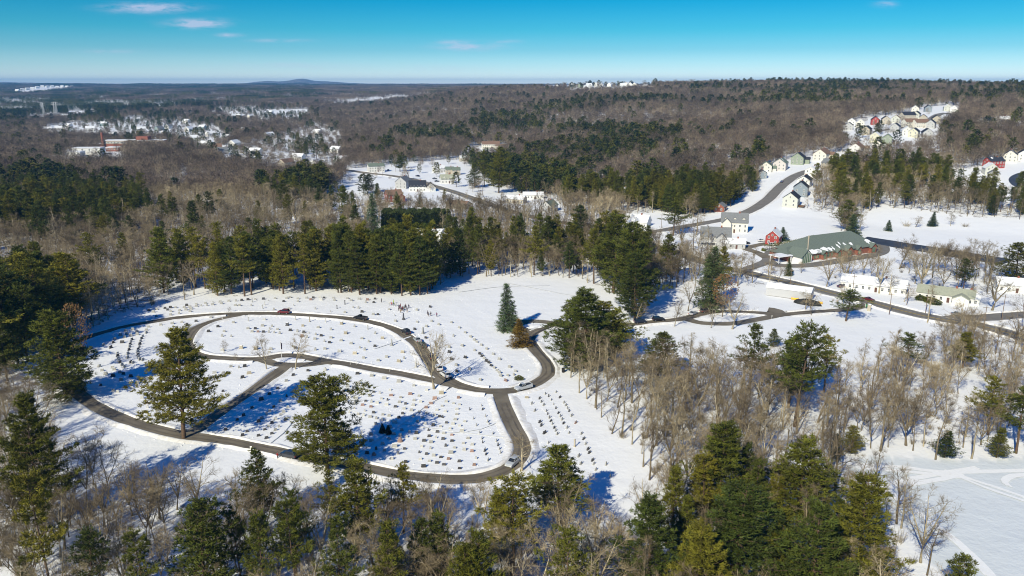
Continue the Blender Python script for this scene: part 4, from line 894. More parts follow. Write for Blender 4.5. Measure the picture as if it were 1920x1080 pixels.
# mill with its stack
p = at(255, 277); e = empty('brick_mill', tuple(p), radians(4), 'long red brick mill with a smokestack in the distant town', 'factory', None); KEEP.append((p[0], p[1], 48))
mb = MB(); mb.box(-40, 42, -9, 9, -2, 10.5); mb.box(-62, -42, -8, 8, -2, 6); mb.box(4, 20, -7, 7, 10.5, 16); mb.build('wall', [M_BRICK], e); mb = MB(); mb.box(-40.5, 42.5, -9.5, 9.5, 10.52, 11.3); mb.box(-62.4, -42, -8.4, 8.4, 6.02, 6.7); mb.build('roof', [roofm('snow')], e)
mb = MB(); mb.box(-40, 42, -9.15, -9.02, 6.6, 9.6); mb.build('window_band', [mat('pale_windows', (.40, .42, .38), .4)], e)
wm = window_mesh()
for k in range(18): link('window', wm, e, (-38 + k * 4.5, -9.2, 6.9)).scale = (2.2, 1, 1.6)
mb = MB(); mb.cyl((-40, -11, -2), (-40, -11, 22), 2.0, 1.5, 12); mb.build('smokestack', [M_BRICK], e)
for (x, y, w_, h_, l) in ((167, 289, 34, 8, 'white flat roofed factory block left of the brick mill'), (143, 292, 16, 5, 'small white factory block left of the larger one'), (215, 283, 16, 5, 'low brick block joining factory and mill')):
    p = at(x, y); e = empty('factory_block', tuple(p), radians(6), l, 'factory', 'factory blocks by the mill'); KEEP.append((p[0], p[1], w_)); mb = MB(); mb.box(-w_ / 2, w_ / 2, -8, 8, -1, h_); mb.build('wall', [wallm('white') if 'white' in l else M_BRICK], e); mb = MB(); mb.box(-w_ / 2 - .4, w_ / 2 + .4, -8.4, 8.4, h_ + .02, h_ + .7); mb.build('roof', [roofm('snow')], e)
    for k in range(4): link('window', wm, e, (-w_ / 2 + w_ * (k + .5) / 4, -8.1, h_ - 3)).scale = (2, 1, 1.4)
p = at(165, 302); e = empty('greenhouse_roof', tuple(p), radians(6), 'very long low snow roofed warehouse in front of the factory', 'warehouse'); KEEP.append((p[0], p[1], 50)); mb = MB(); gable(mb, -48, 48, -8, 8, -2, 3, 5); mb.build('wall', [wallm('pale_green')], e); mb = MB(); roof_slabs(mb, -48, 48, -8, 8, 3, 5); mb.build('roof', [roofm('snow')], e)
# far hilltop and far left hill clusters
HT = [(1018, 166, 'white'), (1026, 164, 'cream'), (1034, 163, 'cream'), (1046, 165, 'white'), (1072, 163, 'white'), (1080, 161, 'cream'), (1088, 164, 'green'), (1096, 161, 'cream'), (1104, 164, 'white'), (1112, 160, 'white'), (1120, 162, 'white'), (1128, 164, 'grey'), (1136, 160, 'blue'), (1144, 163, 'white'), (1152, 160, 'cream'), (1160, 161, 'white'), (1168, 164, 'white'), (1176, 161, 'cream'), (1184, 162, 'white'), (1190, 163, 'cream'), (1100, 169, 'white'), (1126, 169, 'white'), (1210, 166, 'white')]
for i, (x, y, a) in enumerate(HT):
    nb = [b[2] for b in HT[max(0, i - 1):i + 2] if b is not HT[i]]
    house(x, y + 1, '%s house number %s from the left on the far skyline hilltop' % (a, ['one', 'two', 'three', 'four', 'five', 'six', 'seven', 'eight', 'nine', 'ten', 'eleven', 'twelve', 'thirteen', 'fourteen', 'fifteen', 'sixteen', 'seventeen', 'eighteen', 'nineteen', 'twenty', 'twenty one', 'twenty two', 'twenty three'][i]), a, 'snow' if i % 3 else 'dark', 15, 11, 8, .8, rng.uniform(40, 80) if i % 4 else 10, group=G6, far=True, chim=False, win=(i % 2 == 0), keep=22)
for i in range(12):
    x = 33 + i * 9.3; y = 172 - min(i, 5) * 1.5 + rng.uniform(-1, 1)
    house(x, y, 'tiny pale house number %s on the far left hillside' % ['one', 'two', 'three', 'four', 'five', 'six', 'seven', 'eight', 'nine', 'ten', 'eleven', 'twelve'][i], 'white', 'snow', 24, 14, 9, .8, rng.uniform(-20, 70), group='tiny houses on the far left hillside', far=True, chim=False, win=False, keep=40)

# ------------------------------------------------------------------ brick hall with the green roof
M_GR = mat('green_shingles', (.15, .185, .16), .8, nscale=2.2, namt=.25); M_GRS = M_GR
a_, b_ = at(1512, 490), at(1643, 472); rzc = atan2(b_[1] - a_[1], b_[0] - a_[0]); Lc = hypot(b_[0] - a_[0], b_[1] - a_[1]); print('hall length', Lc)
e = empty('brick_hall', tuple(a_), rzc, 'large brick hall with a green hipped roof and glass gable', 'hall'); mid = a_ + (b_ - a_) * .5; KEEP += [(mid[0], mid[1] + 8, 24), (mid[0] - 14, mid[1] + 4, 20), (mid[0] + 14, mid[1] + 8, 20), (mid[0], mid[1] - 10, 20), (mid[0] - 20, mid[1] - 14, 14)]
Wd_ = 21.0; ex = Lc
mb = MB(); mb.box(0, ex, 0, Wd_, -1, 3.3); mb.box(-9, 0, 4, 16, -1, 3.3); mb.build('wall', [M_BRICK], e)
mb = MB()
def hip(mb, x0, x1, y0, y1, ze, zr, i0, i1, ov=.7, m=0, yr=None):
    yr = (y0 + y1) / 2 if yr is None else yr; A = [(x0 - ov, y0 - ov, ze), (x1 + ov, y0 - ov, ze), (x1 + ov, y1 + ov, ze), (x0 - ov, y1 + ov, ze)]; R0, R1 = (x0 + i0, yr, zr), (x1 - i1, yr, zr)
    mb.poly([A[0], A[1], R1, R0], m); mb.poly([A[1], A[2], R1], m); mb.poly([A[2], A[3], R0, R1], m); mb.poly([A[3], A[0], R0], m); mb.poly([A[3], A[2], A[1], A[0]], m)
hip(mb, 0, ex, 0, Wd_, 3.32, 10.2, 12, 9); hip(mb, -9, 2, 4, 16, 3.34, 6.0, 5, 2)
rf = mb.build('roof', [M_GR], e)
# snow still lying on the low left slopes and along the dormers
mb = MB()
def on_slope(x, y): return 3.32 + (y + .7) * (10.2 - 3.32) / (Wd_ / 2 + .7) + .10
R_ = np.random.default_rng(4)
for (cx, cy, rx, ry) in ((5, .9, 4.2, 1.3), (1.5, 3.2, 1.2, 2.4), (9.5, .8, 1.6, 1.1), (14, 1.4, 2.3, 1.2), (17.5, 1.0, 1.3, 1.2), (24.5, 2.2, .7, 1.5), (30, 2.2, 1.0, 1.3), (34.5, 2.6, 1.0, 1.2), (Lc - 4.5, 2.4, 1.6, 1.6), (Lc - 2.0, .8, 1.4, 1.0), (20, 1.2, .6, 1.2), (27, 3.6, .5, 1.0)):
    n = 18; r_ = 1 + R_.uniform(-.28, .28, n); pts = [(cx + rx * r_[k] * cos(2 * pi * k / n), cy + ry * r_[k] * sin(2 * pi * k / n)) for k in range(n)]; pts = [(min(max(x, x * 0 + (-.5 + max(0, (y) * 1.1))), Lc + .4), max(y, -.6)) for x, y in pts]
    mb = MB(); mb.poly([(x, y, on_slope(x, y)) for x, y in pts], 0); mb.build('snow_patch', [M_SNOW], rf)
mb = MB(); mb.poly([(-.9, -.8, 3.50), (-.4, -.8, 3.50), (12.3, 10.3, 10.34), (11.8, 10.7, 10.34)], 0); mb.build('hip_cap', [mat('tan_flashing', (.42, .36, .27), .7)], rf)
for k, (x, w_, hh) in enumerate(((11.5, 3.0, 1.5), (22, 3.2, 1.6), (29.5, 4.6, 2.4), (37, 3.0, 1.6), (Lc - 4, 4.2, 2.2))):
    if x > Lc - 1: continue
    q = MB(); gable(q, x - w_ / 2, x + w_ / 2, -1.4, 1.5, -.5, 3.2, 3.2 + hh * .8, 'y'); o = q.build('gable_front', [M_BRICK], e)
    r2 = MB(); roof_slabs(r2, x - w_ / 2, x + w_ / 2, -1.4, 5.0, 3.2, 3.2 + hh * .8, 'y', .6, .2); r2.build('gable_roof', [M_GR], e)
    g = MB(); g.box(x - w_ * .28, x + w_ * .28, -1.47, -1.41, .3, 2.9); g.build('window', [mat('green_glass', (.10, .16, .10), .25, spec=.5)], e)
for x in (6, 8, 15.5, 18, 25.5, 33): g = MB(); g.box(x - .7, x + .7, -.07, -.01, .8, 2.5); g.build('window', [MATS['green_glass']], e)
for x in (24.8, 33.5): r2 = MB(); gable(r2, x - 1.1, x + 1.1, 3.2, 6, 5.2, 6.0, 6.7, 'y'); r2.build('vent_dormer', [M_GR], rf)
# glazed gable at the left front corner
q = MB(); gable(q, -6.5, .6, -2.6, 6, -1, 3.4, 6.6, 'y'); q.build('glass_gable_wall', [M_TRIM], e); r2 = MB(); roof_slabs(r2, -6.5, .6, -2.6, 6.5, 3.4, 6.6, 'y', .6, .22); r2.build('glass_gable_roof', [M_GR], e)
q = MB()
for k in range(5):
    x0 = -5.9 + k * 1.22; x1 = x0 + 1.0; tz = lambda x: 3.2 + (1 - abs(x + 2.95) / 3.55) * 3.0; q.poly([(x0, -2.66, .1), (x1, -2.66, .1), (x1, -2.66, tz(x1)), (x0, -2.66, tz(x0))], 0)
q.build('window', [MATS['green_glass']], e)
q = MB(); q.box(-17, -7.5, 2, 9, 3.2, 3.6); [q.box(x, x + .3, y, y + .3, -1, 3.2) for x in (-16.6, -8.4) for y in (2.4, 8)]; q.build('canopy', [mat('snowy_canopy', (.80, .82, .85), .6)], e)
# clipped evergreen masses
def leafbox(name, lab, x0, y0, L_, dp, hh, rz, n, mt, cat='hedge', z=0, ls=.8, lw=.3, curve=0):
    R = np.random.default_rng(int(L_ * 10)); f = R.choice(4, n, p=(.38, .34, .16, .12)); t = R.uniform(0, 1, n); s = R.uniform(0, 1, n)
    top = 1 + .05 * np.sin(t * 31) + .04 * np.sin(t * 77 + 1)
    X_ = np.where(f == 2, np.round(s) * L_, t * L_); Y_ = np.where(f == 0, 0, np.where(f == 1, s * dp, np.where(f == 2, t * dp, dp))); Z_ = np.where(f == 1, hh, s * hh) * top
    rd = np.where((f == 0) & (s > .85), (s - .85) * dp * .8, 0); Y_ = Y_ + rd + curve * (X_ / L_) * (1 - X_ / L_) * 4
    P_ = np.stack([X_, Y_, Z_], 1) + R.normal(0, .22, (n, 3)); D_ = np.stack([R.normal(0, .5, n), np.where(f == 0, -1, .2), np.full(n, .7)], 1) + R.normal(0, .4, (n, 3))
    V, T = slivers(P_, D_, ls, lw, R); me = mesh_np(name, V, T, [mt]); e = empty(name, (x0, y0, z), rz, lab, cat); link('foliage', me, e)
    sg = [(x, dp / 2, -.5, x, dp / 2, hh * .85, .15, .06) for x in np.arange(.8, L_, 2.0)]; V, T = tubes(sg, 5); link('stems', mesh_np('stems', V, T, [M_PBARK]), e); return e
a_, b_ = at(716, 428), at(831, 428); leafbox('tall_hedge', 'tall dark clipped evergreen hedge block in the village clearing', a_[0], a_[1], hypot(*(b_ - a_)[:2]), 14, 9.6, atan2(b_[1] - a_[1], b_[0] - a_[0]), 42000, M_PINE_FAR, z=a_[2], ls=.95, lw=.42); m_ = (a_ + b_) / 2; KEEP += [(m_[0], m_[1] + 5, 22), (m_[0] - 10, m_[1] - 14, 10), (m_[0] + 10, m_[1] - 14, 10)]
a_, b_ = at(1436, 472), at(1530, 449); leafbox('evergreen_hedge', 'olive evergreen hedge curving round the left of the brick hall', a_[0], a_[1], hypot(*(b_ - a_)[:2]), 2.6, 2.9, atan2(b_[1] - a_[1], b_[0] - a_[0]), 5200, M_PINE, z=a_[2], ls=.45, lw=.18, curve=-2.0)
# ------------------------------------------------------------------ vehicles
M_TYRE = mat('tyre_rubber', (.02, .02, .022), .8); M_RIM = mat('wheel_rim', (.45, .46, .48), .35, metal=.7); M_CG = mat('car_glass', (.015, .02, .025), .08, spec=.8)
M_LH = mat('headlight', (.75, .75, .72), .2); M_LT = mat('tail_light', (.45, .02, .02), .3); M_BLK = mat('black_plastic', (.02, .02, .02), .6)
PAINT = dict(maroon=(.13, .012, .02), black=(.012, .012, .016), dark=(.022, .026, .035), silver=(.42, .45, .48), white=(.70, .71, .72), green=(.03, .06, .05), navy=(.015, .022, .045), blue=(.06, .12, .22), purple=(.05, .03, .07), grey=(.16, .17, .18), brown=(.10, .07, .055))
def car(x, y, kind, col, lab, hd=None, road=None, off=0.0, z=None, snowy=False):
    p = at(x, y)
    if road is not None:
        k = int(np.argmin(np.hypot(road[:, 0] - p[0], road[:, 1] - p[1]))); d = road[min(k + 2, len(road) - 1)] - road[max(k - 2, 0)]; hd = atan2(d[1], d[0]) + (hd or 0)
        n = np.array([d[1], -d[0]]) / np.linalg.norm(d); p = np.array([road[k][0] + n[0] * off, road[k][1] + n[1] * off, 0]); p[2] = float(hz(p[0], p[1]))
    nm = {'suv': 'parked_suv', 'sedan': 'parked_car', 'pickup': 'pickup_truck'}[kind]; e = empty(nm, (p[0], p[1], p[2] + .17), hd or 0, lab, {'suv': 'car', 'sedan': 'car', 'pickup': 'pickup truck'}[kind], 'vehicles around the cemetery and roads'); KEEP.append((p[0], p[1], 4))
    k = 'paint_' + col
    if k not in MATS: m = mat(k, PAINT[col], .3, spec=.6); m.node_tree.nodes['Principled BSDF'].inputs['Coat Weight'].default_value = .6
    pm = MATS[k]; L_ = {'suv': 4.8, 'sedan': 4.6, 'pickup': 5.7}[kind]; w = .93; hl = .95 if kind == 'sedan' else 1.12; ht = {'suv': 1.75, 'sedan': 1.42, 'pickup': 1.85}[kind]; a = L_ / 2
    mb = MB()
    def sect(prof, ys):      # side profile lofted across the width
        rings = [[(x, yy, z) for x, z in pf] for pf, yy in zip(prof, ys)]
        n = len(rings[0])
        for i in range(len(rings) - 1):
            for j in range(n): l = (j + 1) % n; mb.poly([rings[i][j], rings[i][l], rings[i + 1][l], rings[i + 1][j]], 0)
        mb.poly(rings[0][::-1], 0); mb.poly(rings[-1], 0)
    pf = [(-a, .45), (-a + .15, .30), (a - .2, .28), (a, .48), (a - .04, .75), (a - .45, hl - .12), (a - 1.25, hl), (-a + .5, hl + .02), (-a + .05, hl - .08)]; pin = [(x * .985, z * (1 if z < .6 else .985) + (.03 if z < .4 else 0)) for x, z in pf]
    sect([pin, pf, pf, pin], [-w, -w + .1, w - .1, w])
    c0, c1 = {'suv': (-a + .25, a - 1.45), 'sedan': (-a + .95, a - 1.45), 'pickup': (-.45, a - 1.55)}[kind]; t0, t1 = {'suv': (c0 + .35, c1 - .75), 'sedan': (c0 + .65, c1 - .85), 'pickup': (c0 + .25, c1 - .7)}[kind]
    rfz = ht - .04
    mb.box(t0 - .03, t1 + .05, -w + .22, w - .22, rfz, ht + .02, 0, taper=.05)
    for xs, xt in ((c0, t0), (c1, t1), ((c0 + c1) / 2, (t0 + t1) / 2)):
        for s in (-1, 1): mb.cyl((xs, s * (w - .07), hl - .02), (xt, s * (w - .22), rfz + .01), .045, .045, 4, 0)
    if kind == 'pickup':
        mb.box(-a + .05, -.55, -w + .02, -w + .12, hl, hl + .22, 0); mb.box(-a + .05, -.55, w - .12, w - .02, hl, hl + .22, 0); mb.box(-a + .02, -a + .1, -w + .02, w - .02, hl - .1, hl + .22, 0)
    mb.build('body', [pm], e)
    mb = MB(); i = 0; B = [(c0 + .03, -w + .1), (c1 - .03, -w + .1), (c1 - .03, w - .1), (c0 + .03, w - .1)]; T = [(t0, -w + .25), (t1, -w + .25), (t1, w - .25), (t0, w - .25)]
    for k_ in range(4): l = (k_ + 1) % 4; mb.poly([(*B[k_], hl - .03), (*B[l], hl - .03), (*T[l], rfz), (*T[k_], rfz)], 0)
    mb.build('windows', [M_CG], e)
    if kind == 'pickup': mb = MB(); mb.box(-a + .12, -.6, -w + .14, w - .14, hl + .022, hl + .05); mb.build('cargo_bed', [M_BLK], e)
    for sx in (-a + .9, a - .92):
        for s in (-1, 1):
            wh = MB(); wh.cyl((0, -.12, 0), (0, .12, 0), .36, .36, 14); o = wh.build('wheel', [M_TYRE], e, (sx, s * (w - .10), .22)); rm = MB(); rm.cyl((0, -.135, 0), (0, .135, 0), .2, .2, 10); rm.build('rim', [M_RIM], o)
    for s in (-1, 1):
        mb = MB(); mb.box(a - .12, a + .0, s * .66 - .2, s * .66 + .2, .62, .76); mb.build('headlight', [M_LH], e); mb = MB(); mb.box(-a - .02, -a + .08, s * .74 - .12, s * .74 + .12, .62, .86); mb.build('tail_light', [M_LT], e)
    return e
car(533, 589, 'suv', 'maroon', 'dark maroon car alone on the far lane, leftmost parked vehicle', pi, RA, -.9); car(675, 600, 'pickup', 'black', 'black pickup truck on the far lane', pi, RA, -.9)
car(756, 626, 'suv', 'dark', 'dark car first in the curving queue below the mourners', pi, RA, -1.0); car(778, 641, 'sedan', 'silver', 'silver car second in the curving queue of parked cars', pi, RA, -1.0); car(792, 652, 'suv', 'green', 'dark green car third in the curving queue', pi, RA, -1.0)
car(809, 674, 'suv', 'brown', 'brownish car hidden behind the tan bare tree branches', pi, RA, -1.0); car(823, 692, 'suv', 'white', 'white car with black windows, last but one in the queue', pi, RA, -1.0); car(835, 705, 'suv', 'white', 'white car last in the queue beside the tree shadow', pi, RA, -1.0)
car(979, 726, 'pickup', 'silver', 'grey blue pickup truck on the bend of the right lane', pi, RA, .8); car(957, 874, 'suv', 'silver', 'silver car on the near lane bend', pi, RD, .0); car(547, 857, 'suv', 'dark', 'dark blue car pulled onto the snow beside the near lane', pi, RD, 1.6)
car(1046, 606, 'suv', 'black', 'black car half hidden behind the big pines by the turning circle', 0, RA, -.8); car(1197, 608, 'suv', 'navy', 'navy car at the left end of the gate lane', 0, RA, -.8); car(1232, 603, 'suv', 'black', 'black boxy car on the gate lane', 0, RA, -.9)
car(1303, 590, 'sedan', 'silver', 'silver blue car beside the oval snow island', .25, RA, -1.2); car(1325, 588, 'suv', 'brown', 'dark brown car right of the silver blue one', .1, RA, -1.0)
car(1628, 564, 'sedan', 'maroon', 'dark red car driving on the main road near the gate', 0, MAIN, -2.0); car(1578, 539, 'sedan', 'purple', 'dark car at the left corner of the long ranch house', .5); car(1471, 343, 'sedan', 'blue', 'blue car parked on the hill street', 0, STR, -2.6)
car(1398, 458, 'suv', 'black', 'black car beside the low grey wing', .2); car(1428, 453, 'sedan', 'white', 'white car left of the bright red house', .3); car(1449, 461, 'suv', 'white', 'snow dusted car in front of the red house', .2)
for (x, y, c, l) in ((815, 336, 'dark', 'dark car in the village yard, left of two'), (819, 341, 'black', 'black car in the village yard, right of two'), (728, 320, 'maroon', 'dark red car right of the white colonial house'), (783, 331, 'navy', 'navy car below the small white village house')): car(x, y, 'sedan', c, l, rng.uniform(0, 3))
car(893, 376, 'sedan', 'dark', 'dark car driving through the village road', 0, MAIN3, -2.0); car(1795, 592, 'sedan', 'grey', 'grey car near the fork in front of the ranch house', -.3)
# yellow plough blades and the dark covered heap by the gate
M_YP = mat('plough_yellow', (.75, .42, .02), .45); M_TARP = mat('dark_tarp', (.035, .037, .035), .7, nscale=1.2, namt=.5, bump=.4)
for (x, y, l) in ((1490, 563, 'yellow plough blade at the left end of the dark heap'), (1535, 570, 'yellow plough blade at the right end of the dark heap')):
    p = at(x, y); e = empty('plough_blade', tuple(p), -.5, l, 'plough blade', 'plough blades'); mb = MB()
    for k in range(6): a0, a1 = -.5 + k * .25, -.25 + k * .25; mb.poly([(-1.4, .5 - .5 * cos(a0), .5 + .6 * sin(a0)), (1.4, .5 - .5 * cos(a0), .5 + .6 * sin(a0)), (1.4, .5 - .5 * cos(a1), .5 + .6 * sin(a1)), (-1.4, .5 - .5 * cos(a1), .5 + .6 * sin(a1))])
    mb.box(-1.42, -1.36, .0, .6, .1, 1.2); mb.box(1.36, 1.42, .0, .6, .1, 1.2); mb.build('blade', [M_YP], e); mb = MB(); mb.box(-.2, .2, .5, 1.7, .25, .45); mb.build('hitch_frame', [M_BLK], e)
p = at(1513, 570); R_ = np.random.default_rng(3); V = []; n = 20
for j, (z, r) in enumerate(((-.1, 1.05), (.7, 1), (1.3, .85), (1.8, .55), (2.05, .08))):
    for k in range(n): a = 2 * pi * k / n; V.append((5.2 * r * cos(a) * (1 + R_.normal(0, .05)), 2.4 * r * sin(a), z + R_.normal(0, .12)))
Fc = [(j * n + k, j * n + (k + 1) % n, (j + 1) * n + (k + 1) % n, (j + 1) * n + k) for j in range(4) for k in range(n)]
tag(link('covered_heap', mesh_np('covered_heap', np.array(V), np.array(Fc), [M_TARP]), None, tuple(p), -.5), 'dark tarp covered heap between the two yellow plough blades', 'tarp heap')

# ------------------------------------------------------------------ people
M_SKIN = mat('skin', (.50, .32, .23), .6); M_HAIR = mat('dark_hair', (.04, .025, .02), .7); M_TR = mat('dark_trousers', (.018, .018, .022), .8)
CLO = dict(black=(.015, .015, .018), navy=(.02, .03, .07), red=(.30, .03, .035), grey=(.16, .16, .17), green=(.35, .55, .05), orange=(.75, .18, .02), tan=(.30, .22, .14), purple=(.16, .05, .12))
def skin_mesh(name, verts, edges, rad, mats, lev=1):
    me = bpy.data.meshes.new(name); me.from_pydata(verts, edges, []); o = bpy.data.objects.new(name, me); COL.objects.link(o)
    sk = o.modifiers.new('skin', 'SKIN'); sv = me.skin_vertices[0].data
    for i, r in enumerate(rad): sv[i].radius = (r, r)
    sv[0].use_root = True; sb = o.modifiers.new('sub', 'SUBSURF'); sb.levels = lev; sb.render_levels = lev
    dg = bpy.context.evaluated_depsgraph_get(); out = bpy.data.meshes.new_from_object(o.evaluated_get(dg)); bpy.data.objects.remove(o); out.materials.clear()
    for m in mats: out.materials.append(m)
    out.polygons.foreach_set('use_smooth', [True] * len(out.polygons)); return out
def body(pose):
    s = pose * .05
    V = [(0, 0, .93), (0, 0, 1.12), (0, .01, 1.32), (0, .01, 1.46), (0, -.01, 1.55), (0, -.02, 1.66), (0, -.01, 1.74),
         (.10, 0, .88), (.11, -.02 - s, .50), (.11, .02, .09), (.12, -.13, .05), (-.10, 0, .88), (-.11, -.02 + s, .50), (-.11, .02, .09), (-.12, -.13, .05),
         (.20, .01, 1.42), (.26, .03, 1.15), (.22, -.14 - s, .96), (.19, -.20 - s, .90), (-.20, .01, 1.42), (-.26, .03, 1.15), (-.22, -.14 + s, .96), (-.19, -.20 + s, .90)]
    E = [(0, 1), (1, 2), (2, 3), (3, 4), (4, 5), (5, 6), (0, 7), (7, 8), (8, 9), (9, 10), (0, 11), (11, 12), (12, 13), (13, 14), (2, 15), (15, 16), (16, 17), (17, 18), (2, 19), (19, 20), (20, 21), (21, 22)]
    R = [.13, .125, .145, .06, .055, .10, .07, .095, .065, .045, .045, .095, .065, .045, .045, .065, .05, .04, .035, .065, .05, .04, .035]
    me = skin_mesh('body', V, E, R, [M_SKIN]); return me
BODY = [body(0), body(1), body(-1.5)]
def coat_mesh(c, pose, long_):
    s = pose * .05; zb = .52 if long_ else .86
    V = [(0, 0, .95), (0, 0, 1.14), (0, .01, 1.34), (0, 0, zb), (.20, .01, 1.42), (.262, .03, 1.15), (.225, -.13 - s, .98), (-.20, .01, 1.42), (-.262, .03, 1.15), (-.225, -.13 + s, .98), (0, .01, 1.45)]
    E = [(0, 1), (1, 2), (0, 3), (2, 4), (4, 5), (5, 6), (2, 7), (7, 8), (8, 9), (2, 10)]; R = [.165, .155, .175, .19 if long_ else .15, .085, .07, .06, .085, .07, .06, .09]
    m = mat('coat_' + c, CLO[c], .85); return skin_mesh('coat', V, E, R, [m])
TROU = skin_mesh('trousers', [(0, 0, .92), (.10, 0, .86), (.11, -.02, .50), (.11, .02, .13), (-.10, 0, .86), (-.11, -.02, .50), (-.11, .02, .13)], [(0, 1), (1, 2), (2, 3), (0, 4), (4, 5), (5, 6)], [.14, .11, .08, .065, .11, .08, .065], [M_TR])
HAIRM = skin_mesh('hair', [(0, .03, 1.70), (0, .0, 1.79), (0, .06, 1.62)], [(0, 1), (0, 2)], [.10, .075, .06], [M_HAIR]); COATS = {}
def person(x, y, c, lab, rz=0.0, pose=0, long_=False, group='mourners at the grave'):
    p = at(x, y); e = empty('person', tuple(p), rz, lab, 'person', group); link('body', BODY[pose], e); k = (c, pose, long_)
    if k not in COATS: COATS[k] = coat_mesh(c, (0, 1, -1.5)[pose], long_)
    link('coat', COATS[k], e); link('trousers', TROU, e); link('hair', HAIRM, e); return e
def Z3(a, b): return a / 10.8 + 700, b / 10.8 + 550 + 1.2
PEO = [(168, 172, 'grey', 'person in grey standing alone before the pine row, far left'), (412, 200, 'green', 'person in a bright green jacket behind the flower stands'), (522, 300, 'black', 'person in black at the left front of the mourners'), (550, 278, 'red', 'person in red at the back left of the mourners'),
       (515, 345, 'black', 'person in black at the lower left of the mourners'), (572, 345, 'navy', 'person in navy in the middle of the mourners'), (588, 330, 'red', 'person in dark red in the middle of the mourners'), (606, 345, 'black', 'person in black right of the dark red one'), (630, 318, 'grey', 'person in grey in the middle of the mourners'),
       (652, 285, 'black', 'person in a long black coat at the back of the mourners'), (664, 305, 'navy', 'person in navy in front of the long black coat'), (720, 290, 'navy', 'person in navy at the far right of the mourners'), (555, 385, 'tan', 'person in tan at the front of the mourners'), (685, 372, 'grey', 'person in grey standing behind a pale stone'),
       (540, 320, 'purple', 'person in purple among the mourners, left side'), (1100, 425, 'navy', 'tall person in navy in the small group to the right'), (1120, 455, 'black', 'person in black crouched beside the tall navy one'), (1165, 445, 'black', 'person in black, right one of the small group'), (1285, 462, 'purple', 'person standing at a headstone farthest right')]
for i, (x, y, c, l) in enumerate(PEO): q = Z3(x, y); person(*q, c, l, rng.uniform(0, 6.28), i % 3, 'long' in l or i % 4 == 0)
person(538, 859, 'orange', 'person in an orange vest beside the dark blue car', 2.0, 1, group='people by the dark blue car'); person(521, 860, 'red', 'person in red standing left of the dark blue car', 1.0, 0, group='people by the dark blue car')
# flower stands next to the mourners, red decorations
M_FL = [mat('flowers_white', (.75, .74, .68), .8), mat('flowers_red', (.5, .03, .04), .8), mat('flowers_green', (.10, .16, .05), .8)]
for i, (x, y, l) in enumerate(((330, 232, 'leftmost flower stand beside the mourners'), (372, 236, 'second flower stand beside the mourners'), (412, 242, 'third flower stand beside the mourners'), (455, 252, 'flower stand nearest to the mourners'))):
    q = Z3(x, y); p = at(*q); e = empty('flower_stand', tuple(p), 0, l, 'flower stand', 'flower stands'); mb = MB()
    for a in (0, 2.1, 4.2): mb.cyl((.3 * cos(a), .3 * sin(a), 0), (0, 0, 1.1), .02, .02, 4)
    mb.build('tripod', [M_BLK], e); V, T = slivers(np.random.default_rng(i).normal(0, .22, (90, 3)) + np.array([0, 0, 1.05]), np.random.default_rng(i + 9).normal(0, 1, (90, 3)), .2, .14, np.random.default_rng(i)); link('flowers', mesh_np('flowers', V, T, [M_FL[i % 3]]), e)
# flag pole, utility poles, lane markers, small signs
M_POLE = mat('weathered_pole', (.17, .12, .08), .9); M_MET = mat('pale_metal', (.6, .6, .6), .4, metal=.3); M_FLAG = mat('dark_flag', (.06, .05, .08), .9)
p = at(528, 670.5); e = empty('flag_pole', tuple(p), 0, 'white flag pole with a limp dark flag on the oval lawn', 'flag pole'); ht = ztop(p[0], p[1], 639) - p[2]; mb = MB(); mb.cyl((0, 0, -.3), (0, 0, ht), .09, .05, 8); mb.build('pole', [M_TRIM], e); mb = MB(); mb.cyl((0, 0, ht), (0, 0, ht + .15), .1, .02, 8); mb.build('finial', [M_MET], e)
mb = MB()
for k in range(5): mb.poly([(.07 + .09 * k, .12 * sin(k * 2), ht - .4 - .12 * k), (.16 + .09 * k, .12 * sin(k * 2 + 2), ht - .5 - .12 * k), (.14 + .07 * k, .12 * sin(k * 2 + 2), ht - 3.0), (.07 + .07 * k, .12 * sin(k * 2), ht - 2.9)])
mb.build('flag', [M_FLAG], e)
POLES = [(1481, 541, 9), (1598, 553, 9), (1410, 508, 9), (1667, 590, 9), (1735, 588, 10), (1843, 622, 10), (742, 322, 9), (717, 330, 9), (876, 377, 9), (932, 396, 9), (948, 392, 10), (905, 366, 9), (1240, 428, 9), (1700, 572, 9), (1878, 600, 10)]
PN = ['beside the white shed', 'left of the gate on the far verge', 'left of the church drive', 'right of the cemetery gate', 'before the grey roofed ranch', 'at the right hand road fork', 'by the white colonial house', 'left of the white colonial house', 'at the middle of the village road', 'right along the village road', 'at the right end of the village road', 'before the pine clump by the village road', 'at the start of the hill street', 'on the verge between the ranch houses', 'beside the side road at the right edge']
for (x, y, h_), l in zip(POLES, PN):
    p = at(x, y); e = empty('utility_pole', tuple(p), -.4, 'thin wooden utility pole ' + l, 'utility pole', 'utility poles'); mb = MB(); mb.cyl((0, 0, -.5), (0, 0, h_), .14, .10, 7); mb.build('pole', [M_POLE], e); mb = MB(); mb.box(-1.1, 1.1, -.06, .06, h_ - .9, h_ - .76); mb.build('crossarm', [M_POLE], e)
    mb = MB(); [mb.cyl((s, 0, h_ - .76), (s, 0, h_ - .6), .05, .04, 6) for s in (-1, -.5, .5, 1)]; mb.build('insulators', [M_MET], e)
